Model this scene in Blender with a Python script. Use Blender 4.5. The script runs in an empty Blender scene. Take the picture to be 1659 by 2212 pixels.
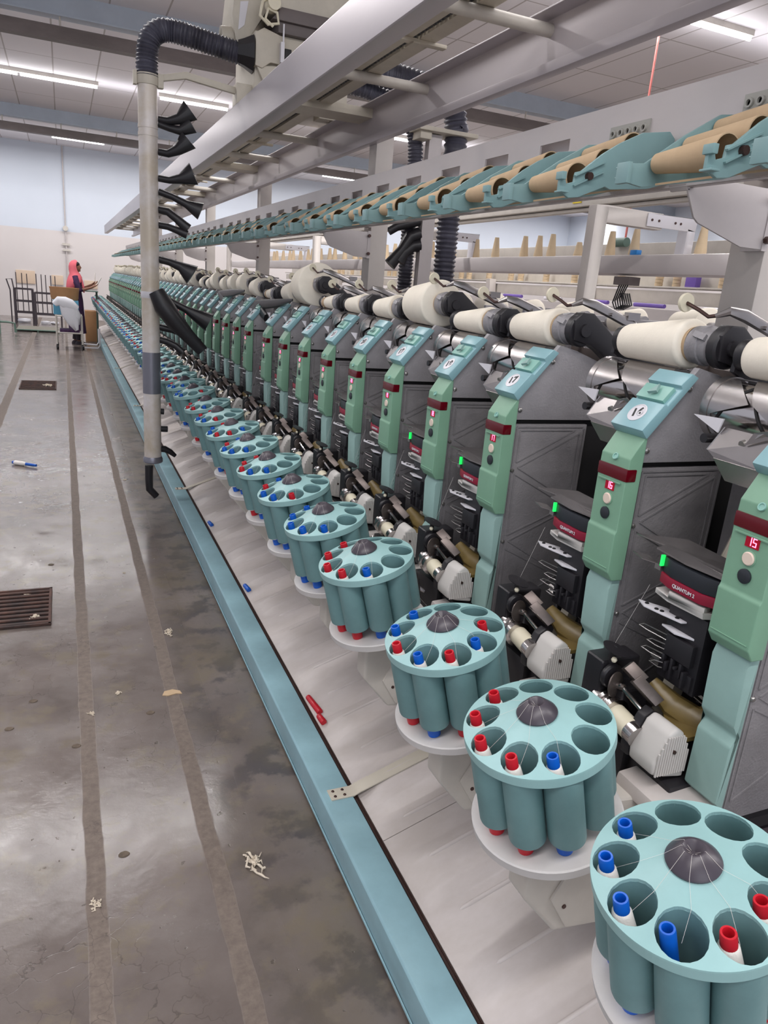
import bpy, bmesh, math, random
from mathutils import Vector, Matrix
from mathutils.geometry import delaunay_2d_cdt
random.seed(7)
PI = math.pi
scene = bpy.context.scene
COL = scene.collection

# ------------------------------------------------------------------ camera
EYE = 1.5
F_PX, CX, CY = 1567.0, 829.5, 1106.0
vy = Vector((135-CX, 570-CY, F_PX)).normalized()
vd = Vector((410-CX, 6230-CY, F_PX)); vd = (vd - vy*vd.dot(vy)).normalized()
up = -vd
vx = vy.cross(up)
right = Vector((vx[0], vy[0], up[0])); down = Vector((vx[1], vy[1], up[1])); fwd = Vector((vx[2], vy[2], up[2]))
cam_data = bpy.data.cameras.new('camera'); cam = bpy.data.objects.new('camera', cam_data); COL.objects.link(cam)
m = Matrix.Identity(4)
for i in range(3):
    m[i][0] = right[i]; m[i][1] = -down[i]; m[i][2] = -fwd[i]
m[2][3] = EYE
cam.matrix_world = m
cam_data.sensor_fit = 'VERTICAL'; cam_data.sensor_height = 36.0; cam_data.sensor_width = 27.0
cam_data.lens = F_PX/2212*36; cam_data.clip_start = 0.02; cam_data.clip_end = 200
scene.camera = cam

# ------------------------------------------------------------------ light
world = bpy.data.worlds.new('world'); scene.world = world; world.use_nodes = True
bg = world.node_tree.nodes['Background']; bg.inputs[0].default_value = (0.86, 0.88, 1.0, 1); bg.inputs[1].default_value = 0.62
LAMP_ROWS = [-1.0, 7.0, 15.1, 21.5]
CEIL = 4.55
def area(name, loc, sx, sy, power, color=(1, 0.97, 0.96), rot=(0, 0, 0)):
    d = bpy.data.lights.new(name, 'AREA'); d.shape = 'RECTANGLE'; d.size = sx; d.size_y = sy; d.energy = power; d.color = color
    o = bpy.data.objects.new(name, d); COL.objects.link(o); o.location = loc; o.rotation_euler = rot
    return o
for ry in LAMP_ROWS:
    area('fluorescent_row_light', (6.5, ry, CEIL-0.14), 21.0, 0.12, 560 if ry < 20 else 500)
    area('ceiling_fill_light', (6.5, ry, CEIL-0.34), 21.0, 0.35, 55, (0.95, 0.94, 1.0), (PI, 0, 0))  # added upward fill below the tubes, brightens the ceiling
area('hall_fill_light', (5.0, 3.0, CEIL-0.14), 19.0, 0.12, 290)  # area light across the hall between tube rows, no lamps modelled here
area('hall_fill_light', (5.0, 11.0, CEIL-0.14), 19.0, 0.12, 240)  # same between the next two tube rows, again without lamps
area('rear_fill_light', (-0.6, -3.6, 2.3), 3.5, 2.6, 50, (0.9, 0.94, 1.0), (math.radians(78), 0, math.radians(-8)))  # fill light behind the camera, no doorway stands there
scene.view_settings.view_transform = 'Standard'; scene.view_settings.look = 'None'
scene.view_settings.gamma = 1.0; scene.view_settings.use_curve_mapping = False
scene.view_settings.exposure = 0.0

# ------------------------------------------------------------------ materials
def lin(c):
    c = c/255.0
    return c/12.92 if c <= 0.04045 else ((c+0.055)/1.055)**2.4
def rgb(r, g, b): return (lin(r), lin(g), lin(b), 1)
def mat(name, col, rough=0.5, metal=0.0, var=0.0, vscale=8.0, bump=0.0, bscale=60.0, col2=None, spec=0.5, stretch=None, emit=None, trans=0.0, alpha=1.0):
    M = bpy.data.materials.new(name); M.use_nodes = True
    nt = M.node_tree; b = nt.nodes['Principled BSDF']; L = nt.links
    b.inputs['Base Color'].default_value = col; b.inputs['Roughness'].default_value = rough; b.inputs['Metallic'].default_value = metal
    b.inputs['Specular IOR Level'].default_value = spec
    if trans: b.inputs['Transmission Weight'].default_value = trans
    if alpha < 1: b.inputs['Alpha'].default_value = alpha
    if emit: b.inputs['Emission Color'].default_value = emit[0]; b.inputs['Emission Strength'].default_value = emit[1]
    if var or bump:
        tc = nt.nodes.new('ShaderNodeTexCoord'); mp = nt.nodes.new('ShaderNodeMapping'); L.new(tc.outputs['Object'], mp.inputs[0])
        if stretch: mp.inputs['Scale'].default_value = stretch
        oi = nt.nodes.new('ShaderNodeObjectInfo'); ad = nt.nodes.new('ShaderNodeVectorMath'); ad.operation = 'ADD'
        L.new(mp.outputs[0], ad.inputs[0]); L.new(oi.outputs['Location'], ad.inputs[1])
    if var:
        n = nt.nodes.new('ShaderNodeTexNoise'); n.inputs['Scale'].default_value = vscale; n.inputs['Detail'].default_value = 6; n.inputs['Roughness'].default_value = 0.65
        L.new(ad.outputs[0], n.inputs['Vector'])
        cr = nt.nodes.new('ShaderNodeValToRGB'); cr.color_ramp.elements[0].position = 0.35; cr.color_ramp.elements[1].position = 0.68
        c2 = col2 if col2 else tuple(c*(1-var) for c in col[:3])+(1,)
        cr.color_ramp.elements[0].color = c2; cr.color_ramp.elements[1].color = col
        L.new(n.outputs['Fac'], cr.inputs[0]); L.new(cr.outputs[0], b.inputs['Base Color'])
    if bump:
        n2 = nt.nodes.new('ShaderNodeTexNoise'); n2.inputs['Scale'].default_value = bscale; n2.inputs['Detail'].default_value = 4
        L.new(ad.outputs[0], n2.inputs['Vector'])
        bp = nt.nodes.new('ShaderNodeBump'); bp.inputs['Strength'].default_value = bump; bp.inputs['Distance'].default_value = 0.004
        L.new(n2.outputs['Fac'], bp.inputs['Height']); L.new(bp.outputs[0], b.inputs['Normal'])
    return M
MT = {}
MT['teal_top'] = mat('teal_plastic', rgb(150, 190, 190), 0.38, var=0.08, vscale=14)
MT['teal_tube'] = mat('teal_tube_plastic', rgb(114, 152, 154), 0.5, var=0.16, vscale=10, bump=0.15, bscale=30)
MT['cap_blue'] = mat('blue_cap_plastic', rgb(138, 179, 186), 0.3, var=0.06, vscale=20)
MT['cap_green'] = mat('green_switch_plastic', rgb(136, 184, 172), 0.35)
MT['console'] = mat('green_console_plastic', rgb(124, 166, 140), 0.42, var=0.08, vscale=12)
MT['pillar'] = mat('pale_teal_cover_paint', rgb(146, 178, 172), 0.5, var=0.12, vscale=9, bump=0.05, bscale=80)
MT['kerb'] = mat('sky_blue_paint', rgb(150, 188, 198), 0.38, var=0.16, vscale=6)
MT['deck'] = mat('white_deck_paint', rgb(208, 200, 197), 0.4, var=0.18, vscale=4, col2=rgb(188, 179, 173), stretch=(0.8, 1.5, 1))
MT['offwhite'] = mat('off_white_paint', rgb(205, 199, 190), 0.45, var=0.12, vscale=7)
MT['disc_white'] = mat('white_disc_plastic', rgb(205, 202, 200), 0.42, var=0.1, vscale=9)
MT['cream'] = mat('cream_paint', rgb(204, 196, 180), 0.45, var=0.15, vscale=6)
MT['rail'] = mat('grey_rail_paint', rgb(200, 193, 192), 0.38, metal=0.05, var=0.13, vscale=3, stretch=(1, 0.4, 1))
MT['alu'] = mat('aluminium', rgb(188, 182, 186), 0.34, metal=0.3, var=0.08, vscale=3, stretch=(1, 0.3, 1))
MT['post'] = mat('post_paint', rgb(208, 201, 195), 0.5, var=0.08, vscale=5)
MT['steel'] = mat('cast_side_plate', rgb(156, 153, 156), 0.4, metal=0.1, var=0.25, vscale=8, bump=0.25, bscale=220)
MT['steel_dark'] = mat('dark_side_panel', rgb(140, 137, 139), 0.4, metal=0.1, var=0.35, vscale=6, bump=0.3, bscale=220)
MT['chrome'] = mat('polished_steel', rgb(205, 200, 198), 0.16, metal=1.0, var=0.15, vscale=18, stretch=(1, 0.2, 1))
MT['sheet'] = mat('brushed_sheet_steel', rgb(172, 167, 166), 0.27, metal=0.9, var=0.15, vscale=22)
MT['dark'] = mat('black_gap', rgb(24, 22, 24), 0.7)
MT['black'] = mat('black_plastic', rgb(34, 32, 36), 0.42, bump=0.05, bscale=60)
MT['rubber'] = mat('black_rubber', rgb(30, 29, 33), 0.38)
MT['charcoal'] = mat('charcoal_cone_plastic', rgb(68, 62, 70), 0.35)
MT['yarn'] = mat('cream_yarn', rgb(246, 238, 222), 0.85, var=0.05, vscale=30, bump=0.1, bscale=320, spec=0.15)
MT['white_yarn'] = mat('white_yarn', rgb(245, 240, 234), 0.9, bump=0.2, bscale=400, spec=0.1)
MT['paper'] = mat('kraft_paper', rgb(196, 170, 138), 0.75, var=0.12, vscale=14, bump=0.08, bscale=90, spec=0.2)
MT['pale_paper'] = mat('pale_paper_cone', rgb(214, 192, 160), 0.75, var=0.1, vscale=9, spec=0.2)
MT['red_tube'] = mat('red_bobbin_plastic', rgb(196, 28, 44), 0.3)
MT['blue_tube'] = mat('blue_bobbin_plastic', rgb(10, 92, 196), 0.3)
MT['bore'] = mat('dark_bore', rgb(60, 25, 25), 0.6)
MT['red_band'] = mat('dark_red_lens', rgb(92, 8, 22), 0.18)
MT['red_case'] = mat('maroon_case', rgb(140, 20, 50), 0.4)
MT['led_back'] = mat('led_window', rgb(120, 0, 24), 0.2, emit=((1, 0.0, 0.06, 1), 0.16))
MT['led'] = mat('led_digits', rgb(255, 90, 130), 0.3, emit=((1, 0.12, 0.25, 1), 6.0))
MT['green_led'] = mat('green_led', rgb(40, 240, 120), 0.3, emit=((0.02, 1, 0.12, 1), 0.7))
MT['button_white'] = mat('ivory_button', rgb(228, 210, 194), 0.35)
MT['button_black'] = mat('black_button', rgb(38, 42, 48), 0.35)
MT['plate_white'] = mat('number_plate_white', rgb(215, 213, 218), 0.3)
MT['ink'] = mat('black_ink', rgb(20, 20, 22), 0.5)
MT['screw'] = mat('screw_steel', rgb(150, 148, 146), 0.3, metal=0.8)
MT['bolt_dark'] = mat('dark_bolt', rgb(82, 62, 58), 0.4, metal=0.6)
MT['holder'] = mat('teal_cone_holder', rgb(130, 163, 164), 0.42, var=0.08, vscale=10)
MT['clear'] = mat('clear_plastic', rgb(196, 194, 186), 0.12, trans=0.25)
MT['felt'] = mat('ivory_disc', rgb(222, 214, 190), 0.5)
MT['pipe'] = mat('grey_pipe_wrap', rgb(230, 226, 228), 0.4, metal=0.1, var=0.3, vscale=4, col2=rgb(202, 190, 172), bump=0.25, bscale=14)
MT['tape'] = mat('silver_tape', rgb(132, 132, 142), 0.35, metal=0.5, bump=0.3, bscale=20)
MT['hose'] = mat('grey_black_hose', rgb(92, 92, 106), 0.45, var=0.3, vscale=3, col2=rgb(44, 42, 50))
MT['amber'] = mat('amber_plastic', rgb(132, 112, 66), 0.35, var=0.25, vscale=20)
MT['gridgrey'] = mat('ribbed_grey_plastic', rgb(200, 196, 192), 0.45)
MT['purple'] = mat('purple_plastic', rgb(110, 84, 170), 0.5)
MT['tubeglow'] = mat('fluorescent_tube', (1, 1, 1, 1), 0.4, emit=((1, 0.98, 0.95, 1), 9.0))
MT['beam_blue'] = mat('pale_blue_beam_paint', rgb(186, 196, 208), 0.5, var=0.12, vscale=2)
MT['brown_steel'] = mat('brown_grey_steel', rgb(112, 102, 100), 0.5, var=0.35, vscale=2.5, stretch=(0.4, 1, 1))
MT['thread'] = mat('yarn_thread', rgb(225, 220, 214), 0.8)
MT['rust'] = mat('rusty_iron', rgb(96, 66, 56), 0.75, var=0.5, vscale=14, col2=rgb(56, 44, 42), bump=0.4, bscale=40)
MT['lint'] = mat('cotton_lint', rgb(216, 204, 186), 0.95, bump=0.8, bscale=90, spec=0.05)
MT['cardboard'] = mat('cardboard', rgb(176, 132, 92), 0.8, var=0.12, vscale=5)
MT['blue_box'] = mat('blue_panel', rgb(92, 164, 196), 0.5)
MT['cloth'] = mat('white_cloth', rgb(222, 222, 228), 0.85, bump=0.3, bscale=10)
MT['iron'] = mat('dark_iron', rgb(78, 70, 76), 0.5, metal=0.3)
MT['green_paint'] = mat('dull_green_paint', rgb(96, 122, 110), 0.5)
MT['skin'] = mat('brown_skin', rgb(134, 92, 72), 0.55)
MT['hair'] = mat('black_hair', rgb(22, 18, 20), 0.5)
MT['scarf'] = mat('coral_pink_cloth', rgb(222, 106, 118), 0.8, var=0.1, vscale=9, bump=0.4, bscale=12)
MT['kurta'] = mat('purple_print_cloth', rgb(72, 44, 84), 0.85, var=0.5, vscale=26, col2=rgb(52, 28, 60))
MT['shoe'] = mat('dark_shoe', rgb(40, 30, 40), 0.6)
MT['red_paint'] = mat('red_rod_paint', rgb(176, 92, 86), 0.5)
MT['yellow'] = mat('yellow_sticker', rgb(232, 208, 40), 0.5)
MT['skyblue'] = mat('bright_blue_plastic', rgb(40, 140, 220), 0.4)
MT['faded_card'] = mat('faded_card', rgb(214, 192, 170), 0.8, var=0.08, vscale=3)
MT['platform'] = mat('grey_green_board', rgb(134, 130, 118), 0.7, var=0.15, vscale=3)
MT['dull_steel'] = mat('dull_steel', rgb(116, 106, 102), 0.38, metal=0.7, var=0.3, vscale=30)
MT['spall'] = mat('broken_concrete', rgb(112, 98, 84), 0.8, var=0.4, vscale=60)
MT['glasspane'] = mat('window_glass', rgb(220, 228, 236), 0.1, trans=0.9)

def floor_mat():
    M = bpy.data.materials.new('polished_concrete'); M.use_nodes = True; nt = M.node_tree; L = nt.links
    b = nt.nodes['Principled BSDF']; N = nt.nodes.new
    tc = N('ShaderNodeTexCoord')
    def noise(scale, detail=8, rough=0.6, vec=None):
        n = N('ShaderNodeTexNoise'); n.inputs['Scale'].default_value = scale; n.inputs['Detail'].default_value = detail; n.inputs['Roughness'].default_value = rough
        L.new(vec or tc.outputs['Object'], n.inputs['Vector']); return n.outputs['Fac']
    def ramp(fac, p0, c0, p1, c1):
        r = N('ShaderNodeValToRGB'); r.color_ramp.elements[0].position = p0; r.color_ramp.elements[0].color = c0
        r.color_ramp.elements[1].position = p1; r.color_ramp.elements[1].color = c1; L.new(fac, r.inputs[0]); return r.outputs[0]
    def mix(f, a, c, mode='MIX'):
        x = N('ShaderNodeMix'); x.data_type = 'RGBA'; x.blend_type = mode
        if isinstance(f, float): x.inputs[0].default_value = f
        else: L.new(f, x.inputs[0])
        for k, s in ((6, a), (7, c)):
            if isinstance(s, tuple): x.inputs[k].default_value = s
            else: L.new(s, x.inputs[k])
        return x.outputs[2]
    W, K = (1, 1, 1, 1), (0, 0, 0, 1)
    base = ramp(noise(1.7, 10, 0.65), 0.32, rgb(92, 83, 79), 0.68, rgb(124, 114, 109))
    base = mix(ramp(noise(5.5, 8, 0.7), 0.52, K, 0.62, W), base, rgb(114, 104, 92))
    # dark blotches, mostly near the machine kerb
    sx = N('ShaderNodeSeparateXYZ'); L.new(tc.outputs['Object'], sx.inputs[0])
    def mathn(op, a, c=None, d=None):
        x = N('ShaderNodeMath'); x.operation = op
        for k, s in enumerate((a, c, d)):
            if s is None: continue
            if isinstance(s, (int, float)): x.inputs[k].default_value = s
            else: L.new(s, x.inputs[k])
        return x.outputs[0]
    def maprange(v, a, c):
        r = N('ShaderNodeMapRange'); L.new(v, r.inputs[0]); r.inputs[1].default_value = a; r.inputs[2].default_value = c; return r.outputs[0]
    kerbside = maprange(sx.outputs[0], 0.28, 0.5)
    blotch = mathn('MULTIPLY', ramp(noise(6.5, 5, 0.6), 0.50, K, 0.58, W), kerbside)
    base = mix(mathn('MULTIPLY', blotch, 0.75), base, rgb(62, 58, 62))
    ochre = mathn('MULTIPLY', ramp(noise(3.2, 5, 0.6), 0.42, K, 0.62, W), kerbside)
    base = mix(mathn('MULTIPLY', ochre, 0.55), base, rgb(106, 95, 76))
    # filled trench strips running down the aisle
    wob = mathn('MULTIPLY', mathn('SUBTRACT', noise(5, 4, 0.6), 0.5), 0.02)
    xx = mathn('ADD', sx.outputs[0], wob)
    strip = None
    for c, w in ((0.008, 0.027), (0.305, 0.027), (-0.64, 0.05)):
        d = mathn('ABSOLUTE', mathn('SUBTRACT', xx, c))
        s = mathn('SUBTRACT', 1.0, maprange(d, w*0.8, w))
        strip = s if strip is None else mathn('MAXIMUM', strip, s)
    scol = ramp(noise(40, 6, 0.7), 0.35, rgb(98, 86, 78), 0.7, rgb(124, 111, 101))
    base = mix(strip, base, scol)
    # fine cracks
    vor = N('ShaderNodeTexVoronoi'); vor.feature = 'DISTANCE_TO_EDGE'; vor.inputs['Scale'].default_value = 9.5
    nv = N('ShaderNodeTexNoise'); nv.inputs['Scale'].default_value = 6; nv.inputs['Detail'].default_value = 5; L.new(tc.outputs['Object'], nv.inputs['Vector'])
    va = N('ShaderNodeVectorMath'); va.operation = 'MULTIPLY_ADD'; L.new(nv.outputs['Color'], va.inputs[0]); va.inputs[1].default_value = (0.22, 0.22, 0.22); L.new(tc.outputs['Object'], va.inputs[2])
    L.new(va.outputs[0], vor.inputs['Vector'])
    crack = mathn('SUBTRACT', 1.0, maprange(vor.outputs['Distance'], 0.0, 0.016))
    crack = mathn('MULTIPLY', crack, ramp(noise(1.3, 3), 0.48, K, 0.56, W))
    base = mix(mathn('MULTIPLY', crack, 0.6), base, rgb(62, 54, 50))
    # pits
    pit = ramp(noise(30, 3, 0.5), 0.70, K, 0.73, W)
    base = mix(mathn('MULTIPLY', pit, 0.7), base, rgb(84, 76, 68))
    L.new(base, b.inputs['Base Color'])
    rg = maprange(noise(4, 8, 0.7), 0.3, 0.75)
    rr = mathn('ADD', mathn('MULTIPLY', rg, 0.24), 0.10)
    rr = mathn('MAXIMUM', rr, mathn('MULTIPLY', strip, 0.7))
    rr = mathn('MAXIMUM', rr, mathn('MULTIPLY', kerbside, 0.42))
    L.new(rr, b.inputs['Roughness'])
    b.inputs['Specular IOR Level'].default_value = 0.65
    bp = N('ShaderNodeBump'); bp.inputs['Strength'].default_value = 0.35; bp.inputs['Distance'].default_value = 0.004
    h = mathn('ADD', mathn('MULTIPLY', noise(22, 6, 0.6), 0.5), mathn('MULTIPLY', noise(2.5, 3), 1.2)); h = mathn('SUBTRACT', h, mathn('MULTIPLY', crack, 0.05)); h = mathn('SUBTRACT', h, pit)
    L.new(h, bp.inputs['Height']); L.new(bp.outputs[0], b.inputs['Normal'])
    return M
def tile_mat(name, col, line, sx, sy, w=0.02):
    M = bpy.data.materials.new(name); M.use_nodes = True; nt = M.node_tree; L = nt.links; b = nt.nodes['Principled BSDF']; N = nt.nodes.new
    tc = N('ShaderNodeTexCoord'); br = N('ShaderNodeTexBrick'); L.new(tc.outputs['Object'], br.inputs[0])
    br.offset = 0; br.inputs['Scale'].default_value = 1; br.inputs['Brick Width'].default_value = sx; br.inputs['Row Height'].default_value = sy
    br.inputs['Mortar Size'].default_value = w; br.inputs['Color1'].default_value = col; br.inputs['Color2'].default_value = tuple(c*0.94 for c in col[:3])+(1,); br.inputs['Mortar'].default_value = line
    L.new(br.outputs[0], b.inputs['Base Color']); b.inputs['Roughness'].default_value = 0.7
    return M
def wall_mat():
    M = bpy.data.materials.new('two_tone_wall'); M.use_nodes = True; nt = M.node_tree; L = nt.links; b = nt.nodes['Principled BSDF']; N = nt.nodes.new
    tc = N('ShaderNodeTexCoord'); s = N('ShaderNodeSeparateXYZ'); L.new(tc.outputs['Object'], s.inputs[0])
    r = N('ShaderNodeMapRange'); L.new(s.outputs[2], r.inputs[0]); r.inputs[1].default_value = 2.36; r.inputs[2].default_value = 2.38
    n = N('ShaderNodeTexNoise'); n.inputs['Scale'].default_value = 0.8; n.inputs['Detail'].default_value = 6; L.new(tc.outputs['Object'], n.inputs['Vector'])
    r1 = N('ShaderNodeValToRGB'); r1.color_ramp.elements[0].color = rgb(206, 200, 199); r1.color_ramp.elements[1].color = rgb(217, 211, 209); L.new(n.outputs[0], r1.inputs[0])
    r2 = N('ShaderNodeValToRGB'); r2.color_ramp.elements[0].color = rgb(202, 210, 221); r2.color_ramp.elements[1].color = rgb(214, 221, 232); L.new(n.outputs[0], r2.inputs[0])
    x = N('ShaderNodeMix'); x.data_type = 'RGBA'; L.new(r.outputs[0], x.inputs[0]); L.new(r1.outputs[0], x.inputs[6]); L.new(r2.outputs[0], x.inputs[7])
    L.new(x.outputs[2], b.inputs['Base Color']); b.inputs['Roughness'].default_value = 0.6
    return M
MT['floor'] = floor_mat(); MT['ceiling'] = tile_mat('ceiling_tile', rgb(232, 228, 231), rgb(178, 171, 170), 0.664, 1.55, 0.011); MT['wall'] = wall_mat()

# ------------------------------------------------------------------ mesh helpers
def V3(p): return Vector(p)
class MB:
    """collects shapes; points are (x, y, z) with z measured from eye height unless z0 is given"""
    def __init__(s, ox=0.0, oy=0.0, oz=EYE): s.v = []; s.f = []; s.o = Vector((ox, oy, oz))
    def add(s, vs, fs):
        n = len(s.v); s.v += [Vector(v)+s.o for v in vs]; s.f += [tuple(i+n for i in f) for f in fs]; return s
    def box(s, x0, x1, y0, y1, z0, z1):
        vs = [(x, y, z) for z in (z0, z1) for y in (y0, y1) for x in (x0, x1)]
        return s.add(vs, [(0, 2, 3, 1), (4, 5, 7, 6), (0, 1, 5, 4), (2, 6, 7, 3), (0, 4, 6, 2), (1, 3, 7, 5)])
    def obox(s, c, ax, ay, az, hx, hy, hz):
        c = V3(c); ax, ay, az = V3(ax).normalized()*hx, V3(ay).normalized()*hy, V3(az).normalized()*hz
        vs = [c+i*ax+j*ay+k*az for k in (-1, 1) for j in (-1, 1) for i in (-1, 1)]
        return s.add(vs, [(0, 2, 3, 1), (4, 5, 7, 6), (0, 1, 5, 4), (2, 6, 7, 3), (0, 4, 6, 2), (1, 3, 7, 5)])
    def prism(s, poly, lo, hi, axis='y'):
        n = len(poly)
        if axis == 'y': a = [(p[0], lo, p[1]) for p in poly]; b = [(p[0], hi, p[1]) for p in poly]
        elif axis == 'z': a = [(p[0], p[1], lo) for p in poly]; b = [(p[0], p[1], hi) for p in poly]
        else: a = [(lo, p[0], p[1]) for p in poly]; b = [(hi, p[0], p[1]) for p in poly]
        return s.add(a+b, [tuple(range(n)), tuple(range(2*n-1, n-1, -1))]+[(i, (i+1) % n, n+(i+1) % n, n+i) for i in range(n)])
    def frame(s, d):
        d = V3(d).normalized(); a = d.orthogonal().normalized(); return a, d.cross(a), d
    def lathe(s, prof, o, d, seg=24, cap=True, sx=1.0):
        a, b, d = s.frame(d); o = V3(o); n = len(prof); vs = []
        for r, h in prof:
            for k in range(seg):
                t = 2*PI*k/seg; vs.append(o+d*h+a*(r*math.cos(t))+b*(r*math.sin(t)*sx))
        fs = [(i*seg+k, i*seg+(k+1) % seg, (i+1)*seg+(k+1) % seg, (i+1)*seg+k) for i in range(n-1) for k in range(seg)]
        if cap:
            if prof[0][0] > 1e-6: fs.append(tuple(range(seg-1, -1, -1)))
            if prof[-1][0] > 1e-6: fs.append(tuple((n-1)*seg+k for k in range(seg)))
        return s.add(vs, fs)
    def cyl(s, p, q, r, r2=None, seg=16, cap=True):
        p, q = V3(p), V3(q); return s.lathe([(r, 0), (r if r2 is None else r2, (q-p).length)], p, q-p, seg, cap)
    def tube(s, pts, r, seg=10, flat=1.0, upv=None, cap=True):
        pts = [V3(p) for p in pts]; n = len(pts); rs = r if isinstance(r, (list, tuple)) else [r]*n
        fl = flat if isinstance(flat, (list, tuple)) else [flat]*n
        vs = []; a = None
        for i, p in enumerate(pts):
            t = (pts[min(i+1, n-1)]-pts[max(i-1, 0)]).normalized()
            if a is None:
                a = (V3(upv) if upv else t.orthogonal())
            a = (a-t*a.dot(t)).normalized(); b = t.cross(a)
            for k in range(seg):
                w = 2*PI*k/seg; vs.append(p+a*(rs[i]*math.cos(w))+b*(rs[i]*fl[i]*math.sin(w)))
        fs = [(i*seg+k, i*seg+(k+1) % seg, (i+1)*seg+(k+1) % seg, (i+1)*seg+k) for i in range(n-1) for k in range(seg)]
        if cap: fs += [tuple(range(seg-1, -1, -1)), tuple((n-1)*seg+k for k in range(seg))]
        return s.add(vs, fs)
    def loft(s, rings, seg=16, cap=True):
        vs = []
        for cx, cy, cz, rx, ry in rings:
            for k in range(seg):
                t = 2*PI*k/seg; vs.append((cx+rx*math.cos(t), cy+ry*math.sin(t), cz))
        n = len(rings)
        fs = [(i*seg+k, i*seg+(k+1) % seg, (i+1)*seg+(k+1) % seg, (i+1)*seg+k) for i in range(n-1) for k in range(seg)]
        if cap: fs += [tuple(range(seg-1, -1, -1)), tuple((n-1)*seg+k for k in range(seg))]
        return s.add(vs, fs)
    def ball(s, c, r, seg=12, sc=(1, 1, 1)):
        c = V3(c); vs = []; fs = []; R = seg//2
        for i in range(1, R):
            for k in range(seg):
                t, w = PI*i/R, 2*PI*k/seg
                vs.append((c.x+r*sc[0]*math.sin(t)*math.cos(w), c.y+r*sc[1]*math.sin(t)*math.sin(w), c.z+r*sc[2]*math.cos(t)))
        vs += [(c.x, c.y, c.z+r*sc[2]), (c.x, c.y, c.z-r*sc[2])]; T = len(vs)-2
        for i in range(R-2):
            for k in range(seg): fs.append((i*seg+k, (i+1)*seg+k, (i+1)*seg+(k+1) % seg, i*seg+(k+1) % seg))
        for k in range(seg): fs += [(T, k, (k+1) % seg), (T+1, (R-2)*seg+(k+1) % seg, (R-2)*seg+k)]
        return s.add(vs, fs)
    def build(s, name, mt, parent=None, bevel=0.0, segs=2, ang=35, smooth=True, noise=0.0):
        bm = bmesh.new(); vv = [bm.verts.new(v) for v in s.v]
        for f in s.f:
            if len(set(f)) < 3: continue
            try: bm.faces.new([vv[i] for i in f])
            except ValueError: pass
        bmesh.ops.remove_doubles(bm, verts=bm.verts, dist=1e-6)
        bmesh.ops.recalc_face_normals(bm, faces=bm.faces)
        if bevel:
            es = [e for e in bm.edges if len(e.link_faces) == 2 and e.calc_face_angle(0) > math.radians(28)]
            bmesh.ops.bevel(bm, geom=es, offset=bevel, segments=segs, profile=0.6, affect='EDGES', clamp_overlap=True)
        if noise:
            for v in bm.verts: v.co += Vector((random.uniform(-1, 1), random.uniform(-1, 1), random.uniform(-1, 1)))*noise
        me = bpy.data.meshes.new(name); bm.to_mesh(me); bm.free()
        if smooth:
            me.shade_smooth(); me.set_sharp_from_angle(angle=math.radians(ang))
        me.materials.append(MT[mt] if isinstance(mt, str) else mt)
        o = bpy.data.objects.new(name, me); COL.objects.link(o)
        if parent: o.parent = parent
        return o
def tag(o, label=None, cat=None, group=None, kind=None):
    if label: o['label'] = label
    if cat: o['category'] = cat
    if group: o['group'] = group
    if kind: o['kind'] = kind
    return o
def empty(name, loc, label, cat, group=None, rz=0.0):
    o = bpy.data.objects.new(name, None); o.empty_display_size = 0.05; COL.objects.link(o); o.location = loc; o.rotation_euler = (0, 0, rz)
    return tag(o, label, cat, group)
def kids(o, table={}): return [c for c in o.children]
def copy_tree(o, loc=None, parent=None, skip=()):
    c = o.copy(); COL.objects.link(c)
    if parent: c.parent = parent
    if loc is not None: c.location = loc
    for ch in o.children:
        if ch.name.split('.')[0] in skip: continue
        copy_tree(ch, None, c, skip)
    return c
def holed_plate(mb, outer, holes, place, th, extra=()):
    """outer / holes in 2d; place(u, v, w) -> 3d; plate between w=0 and w=-th with hole walls"""
    pts = [Vector(p) for p in outer]; edges = [(i, (i+1) % len(outer)) for i in range(len(outer))]
    loops = [list(range(len(outer)))]
    for h in holes:
        n = len(pts); pts += [Vector(p) for p in h]; edges += [(n+i, n+(i+1) % len(h)) for i in range(len(h))]; loops.append(list(range(n, n+len(h))))
    pts += [Vector(p) for p in extra]
    vs, _, fs, ov, _, _ = delaunay_2d_cdt(pts, edges, [], 1, 1e-7)
    back = {}
    for k, src in enumerate(ov):
        for q in src: back[q] = k
    cen = []
    for h in holes:
        cx = sum(p[0] for p in h)/len(h); cy = sum(p[1] for p in h)/len(h); cen.append((cx, cy, math.dist(h[0], (cx, cy))))
    keep = []
    for f in fs:
        cx = sum(vs[i][0] for i in f)/len(f); cy = sum(vs[i][1] for i in f)/len(f)
        if any(math.dist((cx, cy), c[:2]) < c[2]*0.985 for c in cen): continue
        keep.append(tuple(f))
    n = len(vs)
    V = [place(p[0], p[1], 0) for p in vs]+[place(p[0], p[1], -th) for p in vs]
    F = keep+[tuple(n+i for i in reversed(f)) for f in keep]
    for lp in loops:
        lp = [back[k] for k in lp]; F += [(lp[i], lp[(i+1) % len(lp)], n+lp[(i+1) % len(lp)], n+lp[i]) for i in range(len(lp))]
    mb.add(V, F)
def circ(cx, cy, r, n, ph=0): return [(cx+r*math.cos(2*PI*k/n+ph), cy+r*math.sin(2*PI*k/n+ph)) for k in range(n)]
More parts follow.
